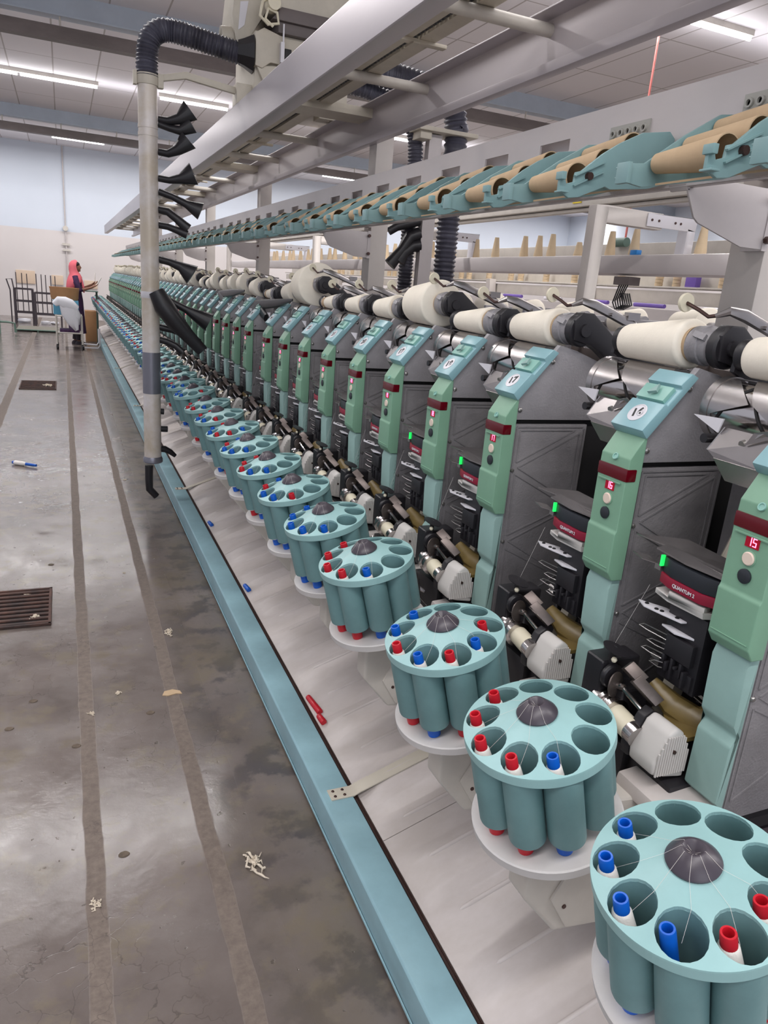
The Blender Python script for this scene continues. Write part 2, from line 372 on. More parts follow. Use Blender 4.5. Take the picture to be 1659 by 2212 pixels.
def text_obj(name, body, size, mt, M, parent=None, extrude=0.0004):
    cu = bpy.data.curves.new(name, 'FONT'); cu.body = body; cu.size = size; cu.align_x = 'CENTER'; cu.align_y = 'CENTER'; cu.extrude = extrude; cu.offset = size*0.028
    to = bpy.data.objects.new(name, cu); COL.objects.link(to)
    dg = bpy.context.evaluated_depsgraph_get(); me = bpy.data.meshes.new_from_object(to.evaluated_get(dg))
    bpy.data.objects.remove(to); bpy.data.curves.remove(cu)
    me.transform(M); me.materials.clear(); me.materials.append(MT[mt]); me.name = name
    o = bpy.data.objects.new(name, me); COL.objects.link(o)
    if parent: o.parent = parent
    return o
ORD = ['nearest', 'second', 'third', 'fourth', 'fifth', 'sixth', 'seventh', 'eighth', 'ninth', 'tenth']
def nth(k):
    if k < 10: return ORD[k]
    n = k+1; suf = 'th' if 10 <= n % 100 <= 20 else {1: 'st', 2: 'nd', 3: 'rd'}.get(n % 10, 'th')
    return '%d%s' % (n, suf)

# ------------------------------------------------------------------ room
RX0, RX1, RY0, RY1 = -7.0, 17.0, -3.9, 23.5
o = MB(0, 0, 0).box(RX0, RX1, RY0, RY1, -0.1, 0).build('floor', 'floor', smooth=False); tag(o, kind='structure')
o = MB(0, 0, 0).box(RX0, RX1, RY0, RY1, CEIL, CEIL+0.1).build('ceiling', 'ceiling', smooth=False); tag(o, kind='structure')
for nm, b in (('wall_back', (RX0, RX1, RY1, RY1+0.1)), ('wall_right', (RX1, RX1+0.1, RY0, RY1))):
    o = MB(0, 0, 0).box(*b, 0, CEIL).build(nm, 'wall', smooth=False); tag(o, kind='structure')
n = 0
for k, yb in enumerate((3.1, 10.8, 18.35)):
    b = MB(0, 0, 0); b.box(RX0, RX1, yb, yb+0.02, CEIL-0.23, CEIL); b.box(RX0, RX1, yb-0.05, yb+0.14, CEIL-0.245, CEIL-0.23)
    n += 1; tag(b.build('trim_%d' % n, 'beam_blue', smooth=False), kind='structure')
    e = empty('ceiling_channel', (0, yb, 0), ['brown steel channel hung under the pale blue ceiling beam nearest above the machine', 'brown steel channel hung under the pale blue beam at upper left', 'brown steel channel hung under the pale blue beam by the back wall'][k], 'steel channel', 'steel channels hung under the ceiling beams')
    c = MB(0, 0, 0); c.box(RX0, RX1, -0.06, 0.10, CEIL-0.50, CEIL-0.48); c.box(RX0, RX1, 0.09, 0.10, CEIL-0.48, CEIL-0.36); c.box(RX0, RX1, -0.06, -0.05, CEIL-0.48, CEIL-0.36)
    c.box(RX0, RX1, -0.06, -0.02, CEIL-0.36, CEIL-0.355)
    c.build('channel', 'brown_steel', e, smooth=False)
    for i in range(20):
        MB(0, 0, 0).cyl((RX0+0.5+1.1*i, 0, CEIL-0.48), (RX0+0.5+1.1*i, 0, CEIL-0.245), 0.012, seg=8).build('hanger', 'offwhite', e)
def lamp(x, y, label, two=True):
    e = empty('fluorescent_lamp', (x, y, CEIL), label, 'ceiling lamp', 'fluorescent lamps on the ceiling')
    MB(0, 0, 0).box(-0.62, 0.62, -0.035, 0.035, -0.06, 0).build('lamp_housing', 'offwhite', e, bevel=0.004)
    MB(0, 0, 0).cyl((-0.6, 0, -0.085), (0.6, 0, -0.085), 0.022, seg=12).build('lamp_tube', 'tubeglow', e)
    return e
LX = {7.0: [-3.5, -1.2, 1.35, 3.9, 6.5, 9, 11.5], 15.1: [-2.9, -1.15, 0.09, 2.34, 4.5, 6.35, 8.7, 11], 21.5: [-3, 0.5, 4, 7.5, 11]}
for ry, xs in LX.items():
    for x in xs:
        where = {7.0: 'in the row before the first beam', 15.1: 'in the row between the beams', 21.5: 'in the row by the back wall', -1.0: 'in the nearest row'}[ry]
        lamp(x, ry, 'fluorescent tube lamp, %s from left %s' % (nth(sorted(xs).index(x)).replace('nearest', 'first'), where))
# conduit pipe and switch boxes on the back wall
e = empty('wall_conduit', (0.12, RY1-0.03, 0), 'thin grey vertical conduit with a round junction box on the back wall', 'conduit')
MB(0, 0, 0).cyl((0, 0, 0.9), (0, 0, CEIL), 0.018, seg=8).build('pipe', 'rail', e)
MB(0, 0, 0).cyl((0, -0.06, 2.45), (0, 0.0, 2.45), 0.07, seg=16).build('junction_box', 'offwhite', e)
MB(0, 0, 0).box(-0.1, 0.1, -0.03, 0, 2.0, 2.06).box(-0.1, 0.1, -0.03, 0, 1.85, 1.9).build('clamp', 'offwhite', e)
for sx0, sx1, z0, z1, nm in ((-0.9, -0.42, 1.0, 1.35, 'left'), (0.0, 0.3, 1.02, 1.28, 'middle'), (0.85, 1.2, 0.98, 1.2, 'right')):
    o = MB(0, 0, 0).box(sx0-0.3, sx1-0.3, RY1-0.03, RY1-0.001, z0-0.1, z1-0.1).build('cardboard_sheet', 'faded_card', bevel=0.01)
    tag(o, 'tan cardboard sheet against the back wall, %s one of three' % nm, 'cardboard', 'cardboard sheets against the back wall')

# ------------------------------------------------------------------ machine layout
N0, N1 = 15, 66
def unit_y(n):
    if n <= 16: return 1.03-0.32*(16-n)
    return 1.45+0.32*(n-17)+0.103*((n-17)//8)
YEND = unit_y(N1)+0.3
OX = 1.0
def U(): return MB(-OX, 0, EYE)      # unit-local builder: x absolute, y local, z from eye height

def winding_unit():
    e = empty('winding_unit', (OX, 0, 0), '', 'winding unit', 'winding units down the machine')
    # dark carcass
    b = U(); b.prism([(0.950, -0.27), (0.955, -0.222), (1.052, -0.098), (1.165, -0.132), (1.25, -0.17), (1.25, -0.85), (0.95, -0.85)], -0.016, 0.03); b.build('carcass', 'dark', e)
    # upper cast plate
    b = U(); b.prism([(0.950, -0.264), (0.950, -0.214), (1.050, -0.090), (1.10, -0.101), (1.168, -0.124), (1.25, -0.165), (1.25, -0.264)], -0.03, -0.016)
    p = b.build('side_plate', 'steel', e, bevel=0.0015)
    b = U()
    for x, z in ((1.035, -0.128), (0.962, -0.241)):
        b.lathe([(0.0, -0.0045), (0.003, -0.004), (0.0055, -0.002), (0.006, 0.0)], (x, -0.030, z), (0, 1, 0), 12, False)
    b.build('rivet', 'screw', p)
    # lower panel with embossed ribs
    b = U(); b.box(0.956, 1.163, -0.028, -0.014, -0.80, -0.275); q = b.build('side_panel', 'steel_dark', e, bevel=0.001)
    b = U()
    def rib(p0, p1, w=0.0016, h=0.0018):
        a = Vector((p0[0], -0.028, p0[1])); c = Vector((p1[0], -0.028, p1[1])); d = (c-a); L = d.length
        b.obox((a+c)/2, d, (0, 1, 0), d.cross(Vector((0, 1, 0))), L/2, h, w)
    x0, x1, x2, x3 = 0.962, 0.972, 1.152, 1.158
    for za, zb in ((-0.281, -0.372), ):
        rib((x0, -0.281), (x2, -0.281)); rib((x0, -0.281), (x0, -0.795)); rib((x3, -0.285), (x3, -0.795))
    def tri(P):
        for i in range(len(P)): rib(P[i], P[(i+1) % len(P)])
    tri([(x1, -0.289), (x2-0.022, -0.289), (x1, -0.366)])
    tri([(x2-0.006, -0.296), (x2-0.006, -0.47), (x1+0.006, -0.379)])
    tri([(x1, -0.395), (x2-0.012, -0.482), (x1, -0.55)])
    tri([(x2-0.006, -0.49), (x2-0.006, -0.665), (x1+0.006, -0.565)])
    tri([(x1, -0.585), (x2-0.012, -0.67), (x1, -0.76)])
    b.build('panel_rib', 'steel_dark', q)
    b = U()
    for x, z in ((0.9635, -0.386), (0.9635, -0.566)):
        b.lathe([(0.0, -0.005), (0.0035, -0.004), (0.0055, -0.001), (0.0055, 0.0)], (x, -0.028, z), (0, 1, 0), 12, False)
    b.build('panel_screw', 'screw', q)
    # green console
    prof = [(0.918, -0.392), (0.9145, -0.398), (0.9145, -0.474), (0.927, -0.492), (0.952, -0.492), (0.952, -0.216), (0.9475, -0.214), (0.920, -0.256), (0.918, -0.30)]
    b = U(); b.prism(prof, -0.038, 0.040); con = b.build('console', 'console', e, bevel=0.005, segs=3)
    b = U(); b.box(0.9165, 0.940, -0.0395, 0.0405, -0.298, -0.274); b.build('indicator_strip', 'red_band', con, bevel=0.003)
    b = U(); b.box(0.9135, 0.9165, -0.028, 0.032, -0.3045, -0.3015).box(0.9130, 0.916, -0.033, 0.036, -0.467, -0.4655); b.build('moulding', 'console', con, bevel=0.001)
    b = U(); b.box(0.9165, 0.919, -0.012, 0.012, -0.321, -0.303); b.build('display', 'led_back', con)
    b = U(); b.lathe([(0.0125, 0.002), (0.0125, -0.001), (0.0115, -0.0015)], (0.918, 0.0, -0.338), (1, 0, 0), 20)
    b.build('button_ring', 'console', con)
    b = U(); b.lathe([(0.0105, 0.002), (0.0105, -0.003), (0.009, -0.0042)], (0.918, 0.0, -0.338), (1, 0, 0), 20); b.build('white_button', 'button_white', con)
    b = U(); b.lathe([(0.0115, 0.002), (0.0115, -0.003), (0.009, -0.0042)], (0.918, 0.0, -0.366), (1, 0, 0), 20); b.build('black_button', 'button_black', con)
    b = U(); b.lathe([(0.0065, 0.001), (0.0065, -0.002), (0.0045, -0.002), (0.0045, -0.0005), (0.0, -0.0005)], (0.9195, 0.0, -0.2575), (0.9, 0, -0.45), 16, False)
    b.build('console_screw', 'cap_green', con)
    # blue top cap, running up the slope
    d = Vector((0.5*2**0.5*0.86, 0, 0.5*2**0.5*1.12)).normalized()       # slope direction
    p0 = Vector((0.938, 0, -0.206)); p1 = Vector((1.030, 0, -0.104)); d = (p1-p0).normalized(); nn = Vector((-d.z, 0, d.x))
    def S(t, h): v = p0+d*t+nn*h; return (v.x, v.z)
    L = (p1-p0).length
    b = U(); b.prism([S(-0.004, -0.014), S(-0.002, 0.008), S(0.062, 0.008), S(0.064, 0.001), S(0.104, 0.001), S(0.106, 0.010), S(L, 0.007), S(L+0.006, -0.010)], -0.042, 0.044)
    cap = b.build('top_cap', 'cap_blue', e, bevel=0.003)
    b = U(); b.prism([S(0.067, 0.0), S(0.067, 0.009), S(0.100, 0.009), S(0.100, 0.0)], -0.030, 0.040); sw = b.build('slide_switch', 'cap_green', cap, bevel=0.002)
    c = p0+d*0.084+nn*0.012; b = U()
    b.add([c+d*0.012+Vector((0, -0.002, 0)), c-d*0.010+Vector((0, 0.010, 0)), c-d*0.004+Vector((0, -0.008, 0)), c+nn*0.006+d*0.012+Vector((0, -0.002, 0)), c+nn*0.006-d*0.010+Vector((0, 0.010, 0)), c+nn*0.006-d*0.004+Vector((0, -0.008, 0))], [(0, 1, 2), (3, 4, 5), (0, 1, 4, 3), (1, 2, 5, 4), (2, 0, 3, 5)])
    b.build('switch_tab', 'pillar', cap, smooth=False)
    c = p0+d*0.032+nn*0.008; b = U(); b.lathe([(0.0195, -0.002), (0.0195, 0.001), (0.0175, 0.0012), (0.0175, 0.0006), (0.0, 0.0006)], c+Vector((0, 0.002, 0)), nn, 28, False)
    b.build('number_plate', 'plate_white', cap)
    # lower pillar cover
    b = U(); b.prism([(0.936, -0.493), (0.930, -0.512), (0.934, -0.612), (0.947, -0.632), (0.936, -0.650), (0.934, -0.755), (0.955, -0.775), (0.955, -0.493)], -0.032, 0.036)
    b.build('lower_cover', 'pillar', e, bevel=0.004)
    # drum, drum cover
    ax = Vector((1.085, 0, -0.155)); b = U()
    b.lathe([(0.0, 0.0), (0.046, 0.0), (0.05, 0.004), (0.05, 0.172), (0.046, 0.176), (0.0, 0.176)], ax+Vector((0, 0.062, 0)), (0, 1, 0), 32, False); dr = b.build('winding_drum', 'chrome', e)
    b = U()
    pts = []
    for i in range(61):
        t = i/60; w = t*2*PI*1.5; pts.append(ax+Vector((-0.0505*math.cos(w-0.4), 0.07+0.155*abs(2*((t*1.0) % 1)-1), 0.0505*math.sin(w-0.4))))
    b.tube(pts, 0.0028, 6); b.build('drum_groove', 'dark', dr)
    b = U()    # cover: arc shell with a pointed cut
    R = 0.0545
    def shell(a0, a1, y0a, y1a, y0b, y1b, seg=14, R=R, th=0.0015):
        vs = []; 
        for i in range(seg+1):
            t = i/seg; a = math.radians(a0+(a1-a0)*t)
            for y in (y0a+(y0b-y0a)*t, y1a+(y1b-y1a)*t):
                for rr in (R, R+th): vs.append((ax.x-rr*math.cos(a), y, ax.z+rr*math.sin(a)))
        fs = []
        for i in range(seg):
            k = 4*i; fs += [(k, k+4, k+6, k+2), (k+1, k+3, k+7, k+5), (k, k+1, k+5, k+4), (k+2, k+6, k+7, k+3)]
        fs += [(0, 2, 3, 1), (4*seg, 4*seg+1, 4*seg+3, 4*seg+2)]
        b.add(vs, fs)
    shell(-70, 120, 0.236, 0.252, 0.236, 0.252, 24, 0.0545, 0.003)
    shell(-8, 22, 0.234, 0.238, 0.158, 0.238); shell(22, 75, 0.158, 0.238, 0.215, 0.238)
    shell(-30, 22, 0.045, 0.055, 0.045, 0.150); shell(22, 88, 0.045, 0.150, 0.045, 0.19)
    shell(88, 110, 0.045, 0.24, 0.045, 0.24)
    b.build('drum_cover', 'sheet', e, ang=40)
    # chute plates under the drum
    b = U()
    def quad(P, th=0.0015):
        P = [Vector(p) for p in P]; nrm = (P[1]-P[0]).cross(P[2]-P[0]).normalized()*th; n = len(P)
        b.add(P+[p+nrm for p in P], [tuple(range(n)), tuple(range(2*n-1, n-1, -1))]+[(i, (i+1) % n, n+(i+1) % n, n+i) for i in range(n)])
    quad([(0.995, 0.160, -0.172), (0.995, 0.05, -0.172), (0.978, 0.05, -0.222), (0.978, 0.155, -0.222), (0.978, 0.172, -0.212)])
    quad([(0.995, 0.160, -0.172), (1.02, 0.185, -0.178), (1.0, 0.185, -0.215), (0.978, 0.172, -0.212)])
    quad([(0.978, 0.05, -0.222), (0.978, 0.155, -0.222), (1.000, 0.142, -0.258), (1.000, 0.05, -0.258)])
    b.build('yarn_chute', 'sheet', e, smooth=False)
    b = U(); quad([(0.985, 0.222, -0.161), (0.985, 0.158, -0.158), (0.985, 0.165, -0.182)], 0.003); b.build('guide_finger', 'plate_white', e, smooth=False)
    b = U(); quad([(0.984, 0.106, -0.190), (0.992, 0.062, -0.170), (0.985, 0.070, -0.160), (0.985, 0.095, -0.168)], 0.002); b.build('guide_finger', 'sheet', e, smooth=False)
    b = U(); b.cyl((0.982, 0.188, -0.196), (1.02, 0.188, -0.196), 0.008, seg=14); b.build('rubber_stop', 'rubber', e)
    b = U(); b.lathe([(0.0, -0.003), (0.006, -0.003), (0.006, 0.004)], (0.988, 0.114, -0.190), (0.9, 0, 0.3), 12, False); b.build('chute_bolt', 'screw', e)
    b = U(); b.prism([(1.19, -0.13), (1.19, -0.089), (1.205, -0.089), (1.205, -0.13)], 0.09, 0.115); b.add([(1.2, 0.122, -0.125), (1.2, 0.118, -0.089), (1.2, 0.096, -0.089), (1.2, 0.076, -0.099), (1.2, 0.0, -0.10), (1.2, 0.0, -0.14), (1.203, 0.122, -0.125), (1.203, 0.118, -0.089), (1.203, 0.096, -0.089), (1.203, 0.076, -0.099), (1.203, 0.0, -0.10), (1.203, 0.0, -0.14)], [(0, 1, 2, 3, 4, 5), (11, 10, 9, 8, 7, 6)]+[(k, (k+1) % 6, 6+(k+1) % 6, 6+k) for k in range(6)]); b.build('back_flap', 'brown_steel', e, smooth=False)
    # dark column behind with beige suction tube
    b = U(); b.box(1.19, 1.26, 0.03, 0.258, -0.85, -0.21); b.build('rear_box', 'dark', e)
    b = U(); b.box(1.172, 1.19, 0.20, 0.27, -0.84, -0.24).box(1.165, 1.172, 0.225, 0.235, -0.84, -0.24); b.build('rear_rail', 'steel_dark', e)
    b = U(); b.tube([(1.17, 0.185, -0.26), (1.06, 0.175, -0.52), (0.975, 0.165, -0.80)], [0.02, 0.02, 0.022], 6); b.build('suction_tube', 'cream', e, ang=20)
    b = U(); b.tube([(1.17, 0.10, -0.33), (1.12, 0.11, -0.34), (1.08, 0.13, -0.37), (1.06, 0.14, -0.43)], [0.03, 0.032, 0.03, 0.026], 14); b.lathe([(0.03, 0), (0.032, 0.004), (0.03, 0.008)], (1.058, 0.141, -0.438), (0.2, -0.1, 1), 16); b.build('suction_mouth', 'cream', e)
    # yarn clearer: blade, sensor, guides
    b = U()
    b.add([(0.955, 0.268, -0.392), (0.962, 0.19, -0.392), (0.95, 0.045, -0.392), (1.0, 0.045, -0.386), (1.01, 0.2, -0.384), (0.955, 0.268, -0.3945), (0.962, 0.19, -0.3945), (0.95, 0.045, -0.3945), (1.0, 0.045, -0.3885), (1.01, 0.2, -0.3865)], [(0, 1, 2, 3, 4), (9, 8, 7, 6, 5), (0, 1, 6, 5), (1, 2, 7, 6), (2, 3, 8, 7), (3, 4, 9, 8), (4, 0, 5, 9)])
    b.add([(0.945, 0.205, -0.396), (0.94, 0.13, -0.398), (0.945, 0.045, -0.396), (0.96, 0.045, -0.39), (0.965, 0.2, -0.39), (0.945, 0.205, -0.399), (0.94, 0.13, -0.401), (0.945, 0.045, -0.399), (0.96, 0.045, -0.393), (0.965, 0.2, -0.393)], [(0, 1, 2, 3, 4), (9, 8, 7, 6, 5), (0, 1, 6, 5), (1, 2, 7, 6), (2, 3, 8, 7), (3, 4, 9, 8), (4, 0, 5, 9)])
    b.add([(0.95, 0.265, -0.425), (0.945, 0.235, -0.428), (0.955, 0.2, -0.427), (0.96, 0.235, -0.423), (0.95, 0.265, -0.4265), (0.945, 0.235, -0.4295), (0.955, 0.2, -0.4285), (0.96, 0.235, -0.4245)], [(0, 1, 2, 3), (7, 6, 5, 4), (0, 1, 5, 4), (1, 2, 6, 5), (2, 3, 7, 6), (3, 0, 4, 7)])
    b.build('guide_blade', 'sheet', e, smooth=False)
    oct_ = [(0.948, 0.185), (0.938, 0.155), (0.938, 0.085), (0.95, 0.06), (1.02, 0.06), (1.02, 0.185)]
    b = U(); b.prism(oct_, -0.434, -0.405, 'z'); sen = b.build('clearer', 'button_black', e, bevel=0.002)
    b = U(); b.prism([(x-0.003 if x < 1 else x, y) for x, y in oct_], -0.452, -0.434, 'z'); b.build('clearer_band', 'red_case', sen, bevel=0.0015)
    b = U(); b.box(0.942, 0.949, 0.185, 0.189, -0.424, -0.404); b.build('green_light', 'green_led', sen)
    b = U(); b.box(0.945, 0.955, 0.188, 0.202, -0.434, -0.424); b.build('sensor_clip', 'screw', sen)
    b = U()
    b.prism([(0.945, 0.19), (0.935, 0.15), (0.94, 0.075), (0.985, 0.06), (0.985, 0.19)], -0.476, -0.466, 'z'); b.prism([(0.935, 0.15), (0.94, 0.075), (0.96, 0.08), (0.955, 0.165)], -0.466, -0.456, 'z')
    b.build('splicer_shroud', 'gridgrey', e, bevel=0.002)
    b = U(); b.prism([(0.936, 0.215), (0.925, 0.19), (0.932, 0.15), (0.94, 0.115), (0.96, 0.11), (0.96, 0.17)], -0.502, -0.499, 'z'); b.prism([(0.94, 0.155), (0.935, 0.12), (0.95, 0.09), (0.965, 0.13)], -0.524, -0.52, 'z')
    pl = b.build('splicer_plate', 'plate_white', e, bevel=0.0008)
    b = U()
    for x, y in ((0.937, 0.195), (0.936, 0.17), (0.939, 0.16), (0.945, 0.13)): b.lathe([(0.0, 0.002), (0.0035, 0.0018), (0.004, 0)], (x, y, -0.499), (0, 0, 1), 8, False)
    b.build('plate_screw', 'ink', pl)
    b = U(); b.box(0.95, 1.03, 0.07, 0.155, -0.62, -0.48); b.box(0.94, 0.96, 0.08, 0.14, -0.57, -0.53); b.box(0.945, 0.97, 0.075, 0.13, -0.615, -0.585)
    for i in range(6): b.box(0.936+0.003*(i % 2), 0.955, 0.085+0.01*i, 0.091+0.01*i, -0.61+0.012*(i % 3), -0.58+0.01*(i % 2))
    b.build('splicer_body', 'black', e, bevel=0.002)
    b = U()
    for z, yy in ((-0.545, 0.205), (-0.563, 0.18), (-0.582, 0.19), (-0.598, 0.165)):
        b.tube([(0.945, 0.14, z-0.002), (0.94, yy-0.02, z-0.002), (0.938, yy, z+0.0), (0.94, yy-0.01, z+0.006), (0.945, 0.14, z+0.008)], 0.0011, 6)
    b.build('yarn_finger', 'screw', e)
    b = U(); b.tube([(0.93, 0.19, -0.46), (0.905, 0.225, -0.60)], 0.00022, 4); b.build('yarn_end', 'thread', e)
    b = U(); b.obox((0.985, 0.1, -0.625), (0.3, -0.9, -0.35), (0, 0, 1), (1, 0.3, 0), 0.09, 0.003, 0.004); b.obox((0.985, 0.1, -0.635), (0.3, -0.9, -0.35), (0, 0, 1), (1, 0.3, 0), 0.09, 0.001, 0.004); b.build('guide_bar', 'sheet', e)
    # lower group: tensioner, pipe, ribbed motor cover
    b = U(); b.box(0.87, 0.96, 0.205, 0.252, -0.72, -0.612); b.box(0.892, 0.955, 0.165, 0.21, -0.72, -0.655); b.cyl((0.89, 0.205, -0.64), (0.89, 0.192, -0.64), 0.024); b.build('tension_housing', 'black', e, bevel=0.01, segs=3)
    b = U(); b.lathe([(0.0, 0), (0.024, 0.0), (0.025, 0.002), (0.0, 0.003)], (0.885, 0.195, -0.585), (0.25, -0.2, 1), 20, False); b.cyl((0.885, 0.20, -0.582), (0.89, 0.205, -0.62), 0.006, seg=8); b.build('tension_disc', 'black', e)
    b = U(); b.lathe([(0.024, 0), (0.024, 0.003), (0.006, 0.006), (0.006, 0.02)], (0.888, 0.185, -0.65), (0.3, -0.9, 0.1), 20); b.obox((0.9, 0.155, -0.612), (0.4, -0.7, -0.5), (0.3, 0.6, -0.4), (1, 0, 0.6), 0.018, 0.010, 0.011); b.obox((0.91, 0.13, -0.635), (0.5, -0.6, -0.6), (0.3, 0.6, -0.4), (1, 0, 0.6), 0.028, 0.01, 0.01); b.build('tension_bracket', 'dull_steel', e, bevel=0.001)
    b = U(); b.tube([(0.89, 0.175, -0.645), (0.93, 0.06, -0.715)], [0.0045, 0.0035], 8); b.build('tension_rod', 'chrome', e)
    b = U(); b.ball((0.878, 0.187, -0.60), 0.0055, 8); b.build('ceramic_eyelet', 'felt', e); b = U(); b.ball((0.878, 0.187, -0.68), 0.006, 8); b.build('ceramic_eyelet', 'felt', e)
    b = U(); b.tube([(0.95, 0.16, -0.64), (0.965, 0.12, -0.665), (0.99, 0.08, -0.68), (1.03, 0.05, -0.66)], [0.012, 0.022, 0.026, 0.03], 10, 0.6); b.prism([(0.935, 0.05), (0.935, 0.10), (0.96, 0.13), (1.0, 0.13), (1.0, 0.05)], -0.692, -0.684, 'z'); b.build('dust_duct', 'amber', e)
    b = U(); ddd = Vector((-0.05, -1, -0.1)).normalized(); c0 = Vector((0.885, 0.20, -0.695))
    b.lathe([(0.0, -0.015), (0.024, -0.015), (0.026, 0.0), (0.03, 0.004), (0.03, 0.012), (0.025, 0.014), (0.025, 0.022), (0.029, 0.024), (0.029, 0.034), (0.02, 0.036), (0.02, 0.10), (0.0, 0.10)], c0, ddd, 22, False); b.build('pipe_coupling', 'chrome', e)
    b = U(); b.lathe([(0.0205, 0.03), (0.0205, 0.08)], c0, ddd, 18); b.build('pipe_sleeve', 'felt', e)
    mp = [(0.868, -0.742), (0.866, -0.722), (0.892, -0.668), (0.908, -0.658), (0.925, -0.668), (0.943, -0.715), (0.943, -0.760), (0.90, -0.752)]
    b = U(); b.prism(mp, 0.105, 0.125); b.build('motor_flange', 'black', e, bevel=0.003)
    b = U(); b.prism([(x*0.98+0.018, z) for x, z in mp], 0.045, 0.105); mc = b.build('motor_cover', 'gridgrey', e, bevel=0.008, segs=3)
    b = U()
    for i in range(13):
        x = 0.875+i*0.0052
        zt = min(-0.668 - max(0, (0.892-x))*1.9, -0.672 - max(0, (x-0.925))*2.4)
        b.cyl((x, 0.044, -0.744), (x, 0.044, zt), 0.0021, seg=6)
    b.build('cover_rib', 'gridgrey', mc)
    b = U(); b.lathe([(0.0, -0.004), (0.0035, -0.004), (0.0035, 0.002)], (0.905, 0.044, -0.70), (0, 1, 0), 8, False); b.build('cover_screw', 'bolt_dark', mc)
    b = U(); b.prism([(0.855, -0.80), (0.86, -0.775), (0.955, -0.768), (0.965, -0.80)], -0.02, 0.11); b.build('bottom_cover', 'deck', e, bevel=0.004)
    b = U(); b.box(0.90, 1.2, 0.03, 0.30, -0.80, -0.762); b.box(0.885, 0.93, 0.13, 0.25, -0.85, -0.745); b.build('drive_base', 'black', e, bevel=0.004)
    b = U(); b.tube([(0.86, 0.2, -0.75), (0.855, 0.17, -0.79), (0.87, 0.15, -0.81)], [0.01, 0.006, 0.003], 6, 0.4); b.tube([(0.88, 0.27, -0.76), (0.87, 0.23, -0.785), (0.885, 0.2, -0.79)], [0.003, 0.008, 0.004], 6, 0.4); b.build('peg_lever', 'sheet', e)
    # package arm
    ar = cradle_arm(); ar.parent = e
    return e
def cradle_arm():
    A = Vector((1.095, 0, -0.052))
    b = U(); b.prism([(1.07, -0.075), (1.065, -0.03), (1.085, -0.012), (1.115, -0.012), (1.16, -0.045), (1.30, -0.15), (1.32, -0.19), (1.25, -0.17), (1.15, -0.10), (1.12, -0.085)], -0.052, -0.022)
    arm = b.build('package_arm', 'black', None, bevel=0.004)
    b = U(); b.lathe([(0.0, 0), (0.034, 0), (0.038, 0.004), (0.038, 0.020), (0.034, 0.024), (0, 0.024)], A+Vector((0, -0.046, 0)), (0, 1, 0), 24, False); b.lathe([(0.0, -0.012), (0.014, -0.012), (0.016, 0)], A+Vector((0, -0.046, 0)), (0, 1, 0), 16, False)
    b.lathe([(0.026, 0), (0.028, 0.005), (0.028, 0.022)], A+Vector((0, -0.034, 0)), (0, 1, 0), 24)
    b.build('arm_hub', 'black', arm)
    b = U(); b.lathe([(0.024, -0.008), (0.032, -0.008), (0.0345, -0.005), (0.0345, 0.012), (0.037, 0.014), (0.037, 0.026), (0.0350, 0.028), (0.0350, 0.042), (0.032, 0.046), (0, 0.046)], A+Vector((0, -0.013, 0)), (0, 1, 0), 28, False); b.obox(A+Vector((-0.034, -0.004, 0.018)), (0, 1, 0.2), (0.6, 0, 1), (1, 0, -0.5), 0.014, 0.006, 0.003); b.build('package_adapter', 'steel', arm)
    b = U(); b.lathe([(0.0, 0), (0.026, 0), (0.028, 0.004), (0.028, 0.02), (0.020, 0.024)], A+Vector((0.002, 0.222, -0.008)), (0, 1, 0), 22, False); b.prism([(1.08, -0.09), (1.085, -0.055), (1.11, -0.045), (1.30, -0.15), (1.30, -0.19)], 0.242, 0.252); b.build('tail_adapter', 'black', arm, bevel=0.001)
    b = U(); b.lathe([(0.024, -0.008), (0.026, -0.006), (0.026, 0.0)], A+Vector((0.002, 0.222, -0.008)), (0, 1, 0), 22); b.build('tail_ring', 'chrome', arm)
    b = U(); b.tube([(1.062, 0.046, 0.022), (1.064, 0.012, 0.010), (1.070, -0.006, 0.000), (1.078, -0.018, 0.003)], 0.0036, 8); b.build('lever_stem', 'bolt_dark', arm)
    b = U(); P = [(1.076, -0.016, 0.002), (1.090, -0.034, 0.012), (1.118, -0.044, 0.006), (1.169, -0.044, -0.010), (1.228, -0.044, -0.030), (1.285, -0.044, -0.055)]
    b.tube(P, [0.004, 0.008, 0.012, 0.012, 0.012, 0.012], 8, [0.9, 0.7, 0.5, 0.4, 0.4, 0.4], upv=(0, 0, 1)); b.cyl((1.165, -0.056, -0.012), (1.165, -0.040, -0.012), 0.004, seg=10); b.box(1.215, 1.25, -0.05, -0.035, -0.022, -0.004); b.build('lever_bar', 'sheet', arm, ang=30)
    b = U(); b.lathe([(0.0, -0.003), (0.0165, -0.003), (0.0175, 0), (0.0165, 0.004), (0, 0.004)], (1.062, 0.045, 0.022), (0, 1, 0), 22, False); b.build('lever_disc', 'felt', arm)
    return arm

